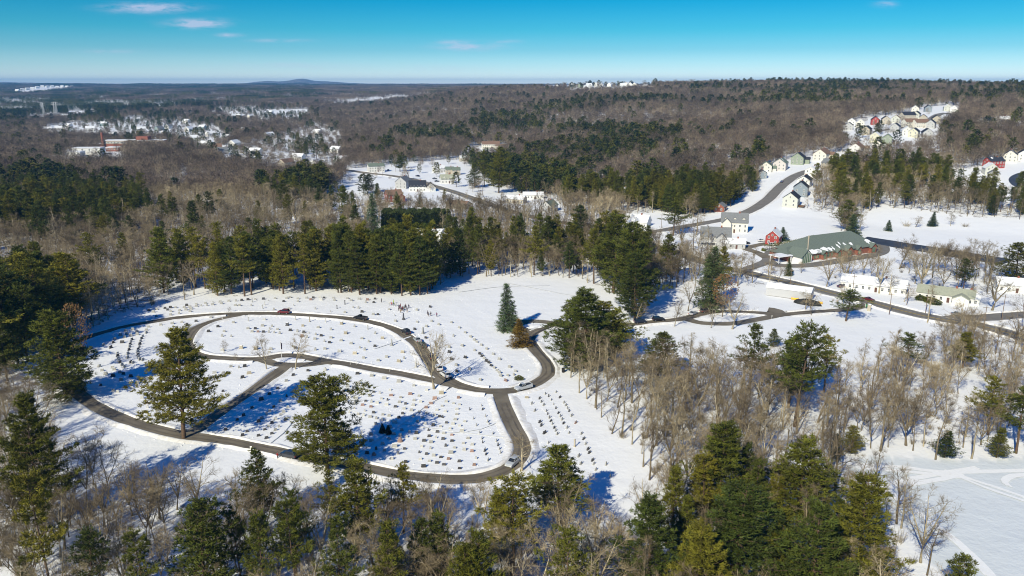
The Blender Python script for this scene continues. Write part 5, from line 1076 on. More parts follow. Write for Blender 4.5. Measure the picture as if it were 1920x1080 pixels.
for i, (x, y) in enumerate(((80, 216), (83, 217), (103, 215), (107, 215), (236, 206), (240, 206))):
    p = at(x, y); e = empty('power_pylon', tuple(p), 0, 'pale power line pylon in the far valley, number %s from the left' % ['one', 'two', 'three', 'four', 'five', 'six'][i], 'pylon', 'power pylons in the far valley'); h_ = 34 if i < 4 else 22; mb = MB()
    for s in (-1, 1):
        for t in (-1, 1): mb.cyl((2.2 * s, 2.2 * t, 0), (.5 * s, .5 * t, h_), .35, .22, 4)
    for k in range(5): z = h_ * k / 5; r = 2.2 - 1.7 * k / 5; mb.cyl((-r, -r, z), (r * .8, -r * .8, z + h_ / 5), .15, .15, 4); mb.cyl((r, -r, z), (-r * .8, -r * .8, z + h_ / 5), .15, .15, 4)
    mb.build('tower', [M_MET], e); mb = MB(); [mb.box(-6, 6, -.3, .3, h_ * q, h_ * q + .5) for q in (.8, .95)]; mb.build('crossarm', [M_MET], e)
MK = [(657, 687), (731, 700), (693, 692), (458, 592), (471, 842), (410, 838), (1440, 595), (655, 599), (980, 560)]
stake = None
for i, (x, y) in enumerate([(657, 684), (731, 697), (1447, 598), (417, 602), (668, 684)]):
    p = at(x, y); mb = MB(); mb.cyl((0, 0, -.2), (0, 0, 1.2), .05, .05, 6); mb.box(-.12, .12, -.03, .03, 1.0, 1.4); tag(mb.build('lane_marker', [M_TRIM], None, tuple(p)), 'thin white marker stake at the lane edge, ' + ['left of two on the middle lane', 'right of two on the middle lane', 'on the gate lane', 'on the upper left lane', 'nearest the snow island'][i], 'marker stake', 'marker stakes along the lanes')
p = at(471, 845); mb = MB(); mb.box(-.25, .25, -.03, .03, .5, 1.2); mb.cyl((0, 0, -.2), (0, 0, .6), .04, .04, 6); tag(mb.build('lane_sign', [M_TRIM], None, tuple(p)), 'small white sign in the snow beside the near lane', 'sign')
# gate piers and the stone wall heap at the cemetery entrance
for (x, y, l) in ((1626, 580, 'green cemetery sign board left of the pale gate pier'), (1629, 583, 'pale stone gate pier at the cemetery entrance')):
    p = at(x, y); e = empty('gate_sign' if 'sign' in l else 'gate_pier', tuple(p), -.5, l, 'sign' if 'sign' in l else 'gate pier'); mb = MB()
    if 'sign' in l: mb.box(-.8, .8, -.06, .06, .8, 2.2); mb.build('board', [mat('green_sign', (.04, .16, .09), .6)], e); mb = MB(); mb.box(-.85, -.75, -.08, .08, -.2, 2.3); mb.box(.75, .85, -.08, .08, -.2, 2.3); mb.build('posts', [M_TRIM], e)
    else: mb.box(-.6, .6, -.6, .6, -.2, 2.6); mb.build('shaft', [M_G4], e); mb = MB(); mb.box(-.75, .75, -.75, .75, 2.6, 2.85, taper=.1); mb.build('cap', [M_SNOW], e)
# small footbridge bike-like frame ornament in the turning circle
p = at(1000, 606); e = empty('iron_sculpture', tuple(p), 0, 'small dark iron ornament on the snow of the turning circle', 'ornament'); mb = MB()
for k in range(10): a0, a1 = k * .5, k * .5 + .5; mb.cyl((.7 * cos(a0), 0, 2.0 + .7 * sin(a0)), (.7 * cos(a1), 0, 2.0 + .7 * sin(a1)), .08, .08, 5)
mb.build('ring', [M_BLK], e); mb = MB(); mb.cyl((0, 0, -.2), (0, 0, 1.4), .12, .09, 6); mb.build('stem', [M_BLK], e)
# upright trash barrel and blue tarp by the right lane
p = at(1056, 698); e = empty('trash_barrel', tuple(p), 0, 'black barrel in the snow right of the lane bend', 'barrel'); mb = MB(); mb.cyl((0, 0, -.1), (0, 0, 1.2), .45, .5, 12); mb.build('drum', [M_BLK], e); mb = MB(); mb.cyl((0, 0, 1.2), (0, 0, 1.3), .52, .5, 12); mb.build('lid', [M_BLK], e)
# ------------------------------------------------------------------ gravestones
def slab(mb, w, t, h, z0, arch=.18, m=0):
    pr = [(-w / 2, z0), (w / 2, z0), (w / 2, z0 + h - arch)]
    if arch > 0:
        for k in range(1, 6): a = pi * k / 6; pr.append((w / 2 * cos(a), z0 + h - arch + arch * sin(a)))
    pr.append((-w / 2, z0 + h - arch)); mb.prism(pr, -t / 2, t / 2, m)
def stone_meshes(mt, tagn):
    out = {}
    mb = MB(); mb.box(-.62, .62, -.24, .24, -.1, .22); slab(mb, 1.0, .26, .72, .22, .14); mb.box(-.5, .5, -.13, .13, .925, .96, 1, taper=.04); out['slab'] = mb.mesh('headstone', [mt, M_SNOW])
    mb = MB(); mb.box(-.40, .40, -.2, .2, -.1, .18); slab(mb, .62, .22, .78, .18, .22); out['small'] = mb.mesh('headstone', [mt, M_SNOW])
    mb = MB(); mb.box(-.85, .85, -.3, .3, -.1, .25); slab(mb, 1.45, .36, .95, .25, .10); mb.box(-.72, .72, -.18, .18, 1.19, 1.25, 1, taper=.05); out['big'] = mb.mesh('headstone', [mt, M_SNOW])
    mb = MB(); mb.box(-.18, .18, -.06, .06, -.1, .75); out['thin'] = mb.mesh('headstone', [mt, M_SNOW])
    mb = MB(); mb.box(-.55, .55, -.55, .55, -.1, .35); mb.box(-.4, .4, -.4, .4, .35, .8); mb.box(-.27, .27, -.27, .27, .8, 2.7, taper=.09)
    mb.box(-.18, .18, -.18, .18, 2.7, 2.95, taper=.15); out['obelisk'] = mb.mesh('obelisk', [mt, M_SNOW])
    mb = MB(); mb.box(-.3, .3, -.3, .3, -.1, .3); mb.box(-.17, .17, -.17, .17, .3, 1.9); mb.box(-.26, .26, -.26, .26, 1.9, 2.05); mb.box(-.14, .14, -.14, .14, 2.05, 2.3, taper=.08); out['pillar'] = mb.mesh('pillar', [mt, M_SNOW])
    mb = MB(); mb.box(-.85, .85, -.6, .6, -.1, .25); mb.box(-.65, .65, -.42, .42, .25, 1.3); mb.box(-.75, .75, -.5, .5, 1.3, 1.42); mb.box(-.68, .68, -.45, .45, 1.42, 1.52, 1, taper=.1); out['block'] = mb.mesh('monument', [mt, M_SNOW])
    # rough natural boulder
    R = np.random.default_rng(5); V = []; n = 9
    for j, (z, r) in enumerate(((-.1, .95), (.35, 1.0), (.85, .75), (1.25, .38), (1.45, .06))):
        for k in range(n): a = 2 * pi * k / n; q = r * (1 + R.normal(0, .1)); V.append((q * .85 * cos(a), q * .45 * sin(a), z + R.normal(0, .04)))
    Fc = [(j * n + k, j * n + (k + 1) % n, (j + 1) * n + (k + 1) % n, (j + 1) * n + k) for j in range(4) for k in range(n)]
    out['boulder'] = mesh_np('boulder', np.array(V), np.array(Fc), [mt, M_SNOW]); return out
ST = {c: stone_meshes(m, c) for c, m in (('g', M_G1), ('d', M_G2), ('p', M_G3), ('t', M_G4))}
COLN = {'g': 'grey granite', 'd': 'dark granite', 'p': 'pinkish red granite', 't': 'tan stone'}
SHN = {'slab': 'headstone', 'small': 'small rounded headstone', 'big': 'wide family headstone', 'thin': 'thin marker post', 'obelisk': 'tall obelisk', 'pillar': 'slim capped pillar', 'block': 'square block monument', 'boulder': 'rough boulder stone'}
RAWST = []
def S_(sc, ox, oy, txt, rot=0.0, dy=2.0):
    for it in txt.split():
        a = it.split(','); x, y = float(a[0]) / sc + ox, float(a[1]) / sc + oy + dy; f = a[2] if len(a) > 2 else 'g'
        c = next((k for k in f if k in 'gdpt'), 'g'); s = {'B': 'big', 'O': 'obelisk', 'I': 'pillar', 'K': 'block', 'T': 'thin', 'R': 'boulder', 's': 'small'}.get(next((k for k in f if k in 'BOIKTRs'), ''), None)
        RAWST.append((x, y, c, s, rot))
S_(9, 620, 680, '455,178,dB 695,215 905,262,B 1155,315,B 1405,380 88,275,d 185,290 288,308,p 103,357 470,342 583,362 292,397 440,428,d 535,445 632,467 727,485,d 828,508 1002,453 1022,545,pB 1345,522,pB 1492,555 222,468,d 292,482,d 357,496,d 1185,580 220,553 525,532 662,558 318,573 430,597,B 592,637,d 690,655 788,675 860,600 960,620,d 262,645 405,677 540,707,p 682,735,p 945,703,B 1095,735,d 1163,662 1265,686,d 1408,628 1520,655 1395,713 1240,772 1365,800 1495,822 1612,750,p 405,765 575,807 725,835,d 318,832 465,862 557,887 668,908 883,870 990,890 1215,852,d 1395,892 1152,920,d')
S_(9, 780, 680, '180,455 430,512,tB 318,607,pB 250,680,pB 718,585,p 50,555 78,655 192,760,p 510,652 635,678 735,700 442,723 692,778 355,792 495,818 55,822 180,850 315,873 110,920 690,862 665,950 825,985 25,988 155,1020 290,1045,d 515,1005,d 625,1030 740,1058 400,900,d 450,912,d')
S_(9, 780, 680, '908,780,d 1105,715 1125,775,d 968,935 1172,895 1208,985 1238,1028 1018,1050', 1.35)
S_(9, 780, 680, '680,35 690,140,d 905,102 1268,40,d 1320,80 1372,128 1410,165 1430,215 1550,208 1580,68 1085,285 1515,295,p', -.75)
S_(10.8, 660, 780, '495,42 615,68 865,125,B 480,150 605,178 770,220 195,325 385,368 50,422 395,498,B 5,530 175,590 60,698 845,357 1010,275 980,390 1110,415 750,450 975,505,pR 1165,315 1305,340,d 1430,25 1320,105 1485,143 1550,275,d 1565,400,d 1280,455 1460,493,d 865,608,B 620,555 490,658,d 655,690 305,742,d 445,775,pR 1065,655,d 935,755 805,860 1090,925,d 1450,1015,dB 1415,610 1365,725,d 1510,760,d 1385,862 1570,905 1590,650 1600,525')
S_(9, 800, 780, '335,103,d 485,50 645,85 445,130 562,158,d 110,145,d 235,170 395,210 597,252,B 30,230 182,260,d 290,283 425,310,p 700,368 45,330,d 160,357 277,380,d 428,412,d 622,453 770,477 90,440 322,495,d 472,527 637,562 765,588,p 70,542 410,615,B 120,662 240,687,d 370,717,p 552,758,d 832,708 45,752 175,782,d 292,812,d 555,875,d 803,818,p')
S_(9, 800, 780, '788,35 835,152,d 890,278 928,372 945,435,d 980,572,d 1000,632,d 1035,735 1025,85 1055,130 1115,290 1175,412 1205,482,d 1225,545 1245,612', 1.35)
S_(5.4, 960, 700, '150,240,tB', 0)
S_(5.4, 960, 700, '200,305 232,375 280,250,d 298,285 320,318 337,205 372,228,d 395,265 420,310,s 445,350,d 347,378 362,408,d 378,445 393,478,d 408,510 428,545,d 442,578 458,612 470,397,d 488,432 505,465 522,502,d 555,550 578,600 445,187 485,240,d 525,295 545,320 560,352,s 578,380,d 602,427 645,497,p 282,490,d 297,525,d 330,600,dB 368,700 703,607 725,660,d 745,713 770,765,d 783,800,d 815,878,d 827,915 848,975 953,922 995,1040 675,835 698,912 635,735,tI', 1.05, 1.5)
S_(6, 720, 560, '375,260 478,310 537,250 617,288 760,265 345,340,d 440,385,O 220,228,dO 130,250 60,118 120,185,T 370,125 470,438,d 848,325 915,380 975,427 1018,463 1045,485 1095,520 1155,563 1230,622 1298,680 1412,765,d 1480,815 1460,855,s 635,418 782,418,s 735,545 735,600,d 610,550 880,528 1020,578 915,660,d 760,680,d 812,740,d 1078,618,d 1105,645,d 1130,670 1155,700,d 1182,718,d 1205,745,d 1240,772,d 1275,808 1300,830 1310,862 1392,857 960,790,s 1085,910 1368,915,p 520,90,d', -.6, 1.5)
S_(6, 720, 560, '210,600,tB 30,655 225,668,s 168,705,tB 88,520,O 360,765,O 15,895 168,930 335,972 478,1022,t 645,1055,tB', -.3, 1.5)
S_(4.696, 140, 590, '720,15 760,90 860,78 945,66 990,85,d 1070,58,dB 450,145 512,132 458,170 403,180 440,198 495,186 550,155 552,175 650,108 632,135 355,215 420,245,dB 335,468 350,485 218,455 243,493 275,525 338,540,d 400,510 430,522,d 410,575 495,545,d 230,620,d 550,605 565,565 450,640,d 505,648 340,670 378,680 595,735 635,778,p 643,817 712,820 625,858,d 728,860 745,905,d 780,930,d 745,655,d 1180,148,d', .1, 1)
S_(4.696, 140, 590, '340,245,d 255,265 320,290,d 632,160 600,190 590,210,d 580,235 575,260,d 570,285 560,305,d 558,330 560,355,d 565,375 575,395 600,400 505,220,d 495,240 490,262,d 485,285 480,310,d 470,345 468,380 495,420,d 515,425 378,345 380,365,d 385,385 393,405 400,420,d 418,445 438,462', 1.3, 1)
S_(6.4, 230, 540, '315,270,d 410,255 368,288 510,243,d 575,235,d 540,262,d 635,235 635,250 580,282 685,268 740,235 770,208,d 808,230 760,262 820,252 810,280 885,195 885,218 945,213,s 995,182 1012,210,s 1080,200 1085,172,T 1170,168 1185,188 1275,157 1360,155,s 1430,147,d 1505,140,d 1590,133 1690,132,d 1830,123 1750,152,T 1555,165,I 1355,208 1400,210 1545,208,s 1680,240,I 1705,200,I 1815,258,s 575,322 678,305,s 400,342,B 460,443 595,428 713,410 780,435,d 885,400,dB 1060,352 1330,415 1145,463,d 1030,520,d 1220,520 1195,577,s 1305,580,s 1510,392,I 1700,380,B 1680,455 1505,487 1593,488,d 1793,460,s 1765,492,s 1860,497 1555,525 1625,525,p 1690,528,d 1755,530,s 1820,535,s 1885,545,s 1425,722,tK 1600,732,tK 1200,750,B 1780,735 1760,775', 0, 1)
S_(6.4, 500, 540, '105,123 240,123 280,112 375,130 478,120 530,140,p 560,118,d 640,118,B 690,118,d 655,143,B 800,120 815,148 205,160,d 20,158 375,163 325,207,T 970,125 1015,152 1110,133 1210,142,p 1300,130,d 1190,172,s 1285,172,d 940,190,dI 845,240,dI 767,285,T 940,292 1145,287,d 1040,235,s 1102,240,s 1280,318 1335,317,d 585,250,s 85,260,s 268,250 1475,250,B 1535,322,T 1640,372,I 1550,395 1805,403 1800,262 1775,490,d 1880,535,O 347,378,I 517,398,tI 707,405,I 248,445,dK 435,455,t 620,475 900,430,tK 1055,463,s 1215,490,I 950,545,tK 773,500,s 135,497 285,508,d 370,518,s 447,530,d 510,540,T 425,578,p 485,592,s 590,560,s 655,573,d 773,598 580,613 895,632 755,655,d 695,640,s 1145,607 1225,645,s 1300,698,d 1390,605,tB 1500,690,tI 1015,668 1118,718,s 1178,742,s 1305,545,s 585,742,s 700,732 875,762,B 1058,788,tB 1165,840 1340,872 1443,828 1635,770,B 1590,885,B 1645,840,s 1795,950,O 497,992,d 703,985,R 320,705 345,720,d 50,735 20,775', -.12, 1)
S_(6, 380, 680, '320,42 410,52,s 475,38,d 135,112,B 235,120 240,150,d 523,118,tB 450,165,d 230,318,d 1020,137,d 1180,90,d 1213,155 942,203 1130,225,d 845,285,d 750,350,d 660,415,dB 1075,270 1045,290 1005,330 945,375,d 875,430 800,495,d 755,540 960,500 665,625 630,660,d 720,575 820,635 780,675,d 740,712 700,750,d 860,718 820,755 780,795,d 880,580 910,555 935,640,d 720,845,d 630,818,d 500,772,d 450,815,d 260,752,d 390,640,d 460,590,d 555,505,d', .45, 1.5)
S_(3, 0, 460, '195,655,d 135,665,d 75,672,d 155,752,d', .6, 1)
keep = []
for s in RAWST:
    if any(abs(s[0] - k[0]) < 3.2 and abs(s[1] - k[1]) < 2.6 for k in keep): continue
    keep.append(s)
def section(x, y):
    # which lawn the stone stands on, by its place in the lane network
    if x > 935 + max(0, (y - 735)) * .35 and y > 728: return 'on the lawn right of the near lane, toward the leafless wood'
    if y < 586 + (0 if x > 420 else (x - 420) * -.11) and x < 700: return 'on the slope above the far lane'
    if x >= 640 and y < 728 and (y < 600 or x > 700 + (y - 600) * 1.0): return 'on the right lawn inside the sweeping lane bend'
    if x < 340 and y < 800: return 'on the left lawn inside the far lane'
    if y < 682 and x > 340: return 'on the upper oval lawn around the flag pole'
    if x < 500 and y < 780: return 'on the wedge lawn left of the diagonal lane'
    if x < 600: return 'on the lower lawn beside the diagonal lane'
    return 'on the crowded lower lawn inside the near lane'
st = []
for (x, y, c, s, rot) in keep:
    p = at(x, y); st.append((x, y, c, s, rot, p, float(proj(*p)[2])))
ORD = {'O': 3}
st.sort(key=lambda s: s[6] / ({'obelisk': 2.2, 'block': 1.6, 'big': 1.4, 'boulder': 1.6, 'pillar': 1.5}.get(s[3], 1)))
rest_V = []; rest_F = []; rest_m = []; cv = 0; nind = 0
def side_word(x): return 'left' if x < 400 else ('middle' if x < 720 else 'right')
secs = [(s, section(s[0], s[1])) for s in st[:300]]
from collections import Counter
cnts = Counter((sec, s[2], s[3]) for s, sec in secs)
seen = Counter(); SEEN_L = {}
SLM = [(722, 812, 'two black yews'), (750, 828, 'pinkish boulder stone'), (702, 852, 'lower pink boulder'), (614, 870, 'second ragged lane pine'), (640, 705, 'end of the middle lane'), (735, 740, 'first red headstone'), (770, 738, 'second red headstone'), (815, 748, 'third red headstone'), (828, 738, 'large tan family stone'),
       (860, 744, 'pink stone by the lane'), (905, 770, 'side facing stone rows'), (940, 790, 'snowy right lane edge'), (905, 870, 'corner by the silver car'), (865, 865, 'pink stone at the corner'), (800, 875, 'lower lawn front edge'), (845, 848, 'wide pale stone'), (870, 808, 'large family stone'), (740, 880, 'front lane snow bank'), (690, 770, 'upper left of the grid'), (780, 785, 'middle of the grid'),
       (345, 800, 'big ragged lane pine'), (440, 770, 'shadow of the big pine'), (500, 810, 'narrow path by the lane'), (470, 700, 'pale block near the wedge tip'), (610, 694, 'pointed stone by the island'), (210, 720, 'long blue shadow at left'), (240, 690, 'curved stone row'), (265, 650, 'outer curved stone row'), (240, 622, 'upper left lane'), (330, 605, 'pair of lanes at left'),
       (528, 672, 'flag pole'), (452, 652, 'left pale block monument'), (480, 654, 'right pale block monument'), (540, 612, 'dark block monument'), (580, 602, 'middle slim pillar'), (640, 607, 'pale block by the lane'), (648, 626, 'large tan block'), (718, 635, 'wide tan stone near the bend'), (735, 648, 'obelisk near the bend'), (780, 690, 'obelisk at the lane fork'), (680, 665, 'lower edge of the oval'), (600, 640, 'middle of the oval lawn'),
       (533, 587, 'maroon car'), (675, 600, 'black pickup truck'), (745, 585, 'mourners'), (756, 612, 'dark queue car'), (800, 625, 'obelisk above the queue'), (330, 580, 'left end of the slope'), (400, 575, 'upper left slope'), (480, 567, 'middle of the slope'), (600, 560, 'pine belt foot'), (640, 575, 'obelisk on the slope'), (860, 605, 'bend lawn top'), (915, 672, 'tight diagonal stone row'), (880, 650, 'loose diagonal row'), (940, 705, 'olive bush'), (850, 700, 'white queue cars'),
       (988, 744, 'lone tan stone'), (1012, 757, 'left row of the right lawn'), (1035, 770, 'second row of the right lawn'), (1052, 760, 'third row of the right lawn'), (1080, 792, 'pink stone on the right lawn'), (1021, 811, 'big dark stone'), (1078, 833, 'pale pillar stone'), (1100, 835, 'lowest diagonal stones'), (1130, 880, 'last stones of the lawn')]
for s, sec in secs:
    x, y, c, kd, rot, p, dep = s; kd2 = kd or ('slab' if rng.random() < .8 else 'small'); me = ST[c][kd2]
    q = rng.uniform(.70, .92); cat = {'obelisk': 'obelisk', 'pillar': 'pillar', 'block': 'monument', 'boulder': 'boulder'}.get(kd2, 'gravestone')
    l0 = COLN[c] + ' ' + (SHN[kd] if kd else 'headstone'); d = [hypot(x - a_, (y - b_) * 1.4) for a_, b_, _ in SLM]; k_ = int(np.argmin(d)); dx, dy, D = x - SLM[k_][0], (y - SLM[k_][1]) * 1.4, d[k_]
    di = ('left of' if dx < 0 else 'right of') if abs(dx) > abs(dy) * 2 else (('behind' if dy < 0 else 'in front of') if abs(dy) > abs(dx) * 2 else (('behind left of' if dx < 0 else 'behind right of') if dy < 0 else ('before left of' if dx < 0 else 'before right of')))
    lab = l0 + ' ' + ('just ' if D < 13 else ('a little ' if D < 26 else ('farther ' if D < 44 else 'well '))) + di + ' the ' + SLM[k_][2]
    if lab in SEEN_L: lab = ('tall ' if q > .9 else 'low ') + lab
    sec = SEEN_L.setdefault(lab, sec); w = [k for k in lab.split() if k != 'the'] if len(lab.split()) > 16 else lab.split()
    o = link({'obelisk': 'obelisk', 'pillar': 'stone_pillar', 'block': 'block_monument', 'boulder': 'boulder_stone', 'thin': 'grave_marker'}.get(kd2, 'gravestone'), me, None, (p[0], p[1], p[2] - .02), rot + rng.normal(0, .06))
    o.scale = (q, q, q * rng.uniform(.9, 1.15)); tag(o, ' '.join(w), cat, 'gravestones ' + sec)
for s in st[300:]:
    x, y, c, kd, rot, p, dep = s; me = ST[c][kd or 'slab']; co = np.empty(len(me.vertices) * 3, np.float32); me.vertices.foreach_get('co', co); co = co.reshape(-1, 3) * rng.uniform(.88, 1.12)
    a = rot; co = np.stack([co[:, 0] * cos(a) - co[:, 1] * sin(a), co[:, 0] * sin(a) + co[:, 1] * cos(a), co[:, 2]], 1) + np.array(p)
    rest_V.append(co)
    for f in me.polygons: rest_F.append([v + cv for v in f.vertices]); rest_m.append({'g': 0, 'd': 1, 'p': 2, 't': 3}[c] if f.material_index == 0 else 4)
    cv += len(co)
if rest_V:
    me = bpy.data.meshes.new('more_gravestones'); me.from_pydata(np.vstack(rest_V).tolist(), [], rest_F)
    for m in (M_G1, M_G2, M_G3, M_G4, M_SNOW): me.materials.append(m)
    me.polygons.foreach_set('material_index', rest_m); me.update(); tag(link('more_gravestones', me), 'the farther and smaller gravestones between the lanes', kind='stuff')
print('stones', len(st))
# two black conical yews in the pine shadow, small bushes
yew = Kind('conical_yew', gen_bush(61, 1.0, 2.7, 1500, .28, .14, cone=True), M_BARK, M_YEW, 2.7)
for x, y, l in ((717.5, 811, 'left of the two black conical yews in the pine shadow'), (728, 813.5, 'right of the two black conical yews in the pine shadow')):
    p = at(x, y); tree(yew, p[0], p[1], 2.7, l, 'conical yews on the graves', 'yew')
bush = Kind('round_bush', gen_bush(62, 1.0, 1.1, 700, .25, .13), M_BARK, M_PINE, 1.2)
for x, y, h, l in ((973, 712, 1.5, 'low olive evergreen bush behind the grey pickup truck'), (1726, 563, 2.4, 'brown green round bush at the left end of the grey roofed ranch house'), (1742, 567, 2.6, 'middle round bush before the grey roofed ranch house'), (1753, 571, 2.6, 'right round bush before the grey roofed ranch house')):
    p = at(x, y); tree(bush, p[0], p[1], h, l, None, 'bush', wscale=1.2)
# ------------------------------------------------------------------ forest: single trees near, one mass for the rest
_q = [r['p'] for r in ROADS]; RP = np.vstack(_q); RW = np.concatenate([np.full(len(r['p']), r['w'] / 2) for r in ROADS])
def clear_of(x, y, pad=2.5):
    ok = np.ones(len(x), bool)
    for i in range(0, len(x), 4000):
        s = slice(i, i + 4000); d = np.hypot(x[s, None] - RP[None, :, 0], y[s, None] - RP[None, :, 1]) - RW[None]
        ok[s] &= d.min(1) > pad
    for (a, b, r) in KEEP: ok &= np.hypot(x - a, y - b) > r
    return ok
# ---- named trees: pixel of the foot, pixel row of the top
def named(kind, px, py, ptop, lab, group=None, wpx=None, **kw):
    p = at(px, py); ht = ztop(p[0], p[1], ptop) - p[2]; dep = float(proj(*p)[2]); s = ht / kind.top
    ws = 1.0 if wpx is None else min(max((wpx * dep / F / 2) / (kind.R * s), .5), 2.0)
    t = tree(kind, p[0], p[1], ht, lab, group, wscale=ws, **kw); KEEP.append((p[0], p[1], max(2.5, kind.R * s * ws * .55))); return t
G_EDGE = 'tall pines standing along the cemetery edge'
named(HERO[0], 345, 822, 612, 'tall ragged white pine where the diagonal lane meets the near lane', G_EDGE, 128)
named(HERO[1], 614, 881, 702, 'ragged white pine beside the near lane, just right of the dark parked car', G_EDGE, 122)
named(HERO[2], 124, 746, 575, 'dark dense pine at the left bend of the near lane', G_EDGE, 108)
named(OAK, 150, 700, 610, 'rusty leaved oak tucked against the dark pine at the left bend', None, 44)
GL = 'dark tall pines massed at the left edge'
for (x, y, t, w, l) in ((28, 672, 492, 120, 'huge dark pine at the far left edge of the photo above the snow'), (92, 650, 478, 105, 'tall dark pine second from the left in the dark mass'), (-30, 700, 520, 130, 'dark pine cut by the left edge of the photo'),
                        (140, 610, 470, 90, 'dark pine behind the left end of the far lane'), (10, 620, 500, 110, 'dark pine in the back row of the left mass'), (60, 600, 470, 100, 'dark pine in the back row, tallest of the left mass')):
    named(PINES[len(l) % 5], x, y, t, l, GL, w)
named(SPRUCE[0], 953, 620, 530, 'tall narrow grey green spruce beside the turning circle', None, 42)
t = named(SPRUCE[1], 974, 650, 597, 'golden brown cypress leaning against the tall spruce by the turning circle', None, 38, name='cypress_tree', cat='cypress')
for ch in t.children:
    if ch.name.startswith('crown'): ch.data = ch.data.copy(); ch.data.materials[0] = M_GOLD
GC = 'big pines right of the turning circle'
for (x, y, t_, w, k, l) in ((1098, 690, 538, 118, 2, 'largest dense pine right of the turning circle'), (1152, 680, 575, 90, 0, 'dense pine on the right side of the clump by the turning circle'), (1075, 672, 560, 70, 4, 'pine on the left side of the clump by the turning circle'),
                          (1130, 655, 560, 80, 2, 'pine at the back of the clump by the turning circle')):
    named(PINES[k] if k != 2 else HERO[2], x, y, t_, l, GC, w)
GR = 'pines standing in the leafless wood on the right'
for (x, y, t_, w, k, l) in ((1232, 712, 618, 76, 2, 'small bright pine at the top left of the right hand wood'), (1490, 800, 598, 88, 3, 'tall two topped pine in the middle of the right hand wood'), (1478, 765, 625, 78, 0, 'pine just behind the tall two topped pine'),
                            (1405, 735, 604, 62, 1, 'thin ragged pine left of the tall two topped pine'), (1545, 735, 624, 50, 1, 'small rounded pine right of the tall two topped pine'), (1852, 815, 703, 62, 1, 'pine near the right edge, left of a larger dark one'),
                            (1905, 850, 728, 66, 3, 'dark pine cut by the right edge of the photo'), (1700, 700, 625, 60, 3, 'dark pine behind the upper right of the leafless wood'), (1805, 690, 620, 70, 0, 'dark spreading pine by the upper right road'),
                            (1597, 850, 797, 56, 4, 'short bushy pine at the upper corner of the frozen pond'), (1770, 858, 806, 46, 4, 'short bushy pine on the far bank of the frozen pond'), (1868, 858, 800, 36, 4, 'small pine at the right end of the pond bank'), (1450, 590 + 60, 615, 30, 4, 'tiny pine at the top edge of the right hand wood')):
    named(PINES[k], x, y, t_, l, GR, w)
GF = 'big dense pines in the right foreground'
for (x, y, t_, w, k, l) in ((1345, 985, 783, 118, 2, 'large dense pine in front of the leafless wood, left of the pond'), (1492, 1010, 815, 135, 0, 'broad pine with bare stubs left of the frozen pond'), (1602, 1120, 886, 128, 2, 'broad conical pine at the near corner of the pond'),
                            (1375, 1150, 905, 175, 2, 'very broad dense pine at the bottom edge right of centre'), (1515, 1190, 935, 130, 0, 'dense pine at the bottom edge between two broad pines'), (1215, 1130, 925, 112, 2, 'pine at the bottom edge beside the blue tree shadow'),
                            (1790, 1190, 1038, 80, 4, 'pine tip poking in at the bottom edge by the pond'), (1300, 1190, 980, 120, 2, 'pine at the bottom edge left of the very broad pine')):
    named(HERO[2] if k == 2 else PINES[k], x, y, t_, l, GF, w)
GB = 'pines rising along the bottom edge'
for (x, y, t_, w, k, l) in ((1048, 985, 828, 112, 0, 'tall pine in front of the lower right cemetery corner'), (962, 1070, 886, 112, 1, 'broad pine left of the tall pine at bottom centre'), (672, 1040, 854, 98, 0, 'broad pine below the second ragged lane pine'),
                            (757, 1000, 868, 62, 1, 'narrow pine standing at the near lane bottom centre'), (822, 1120, 955, 66, 0, 'low pine at bottom centre left of the gap'), (385, 1150, 935, 125, 2, 'olive conical pine at the bottom edge left of centre'),
                            (78, 990, 735, 112, 3, 'tall dark topped pine in the bottom left wood'), (105, 1150, 872, 78, 3, 'narrow pine below the dark topped pine, bottom left'), (560, 1140, 925, 70, 3, 'dark pine at the bottom edge, left of a forked bare tree'),
                            (180, 1150, 985, 70, 3, 'dark ragged pine at the bottom edge far left'), (500, 1150, 950, 64, 3, 'thin dark pine at the bottom edge left of centre'), (640, 1170, 960, 80, 1, 'pine at the bottom edge below the broad one'),
                            (730, 1170, 970, 70, 1, 'ragged pine at the bottom edge near centre'), (1060, 1180, 985, 90, 1, 'pine at the bottom edge under the tall one'), (900, 1180, 990, 90, 0, 'pine at the bottom edge exactly below the gap'),
                            (280, 1160, 985, 60, 3, 'thin dark pine among bare trees bottom left'), (455, 1110, 950, 50, 3, 'slim dark pine behind the olive conical pine')):
    named(HERO[0] if k == 3 and w > 100 else PINES[k], x, y, t_, l, GB, w)
GM = 'evergreens along the main road and behind the field'
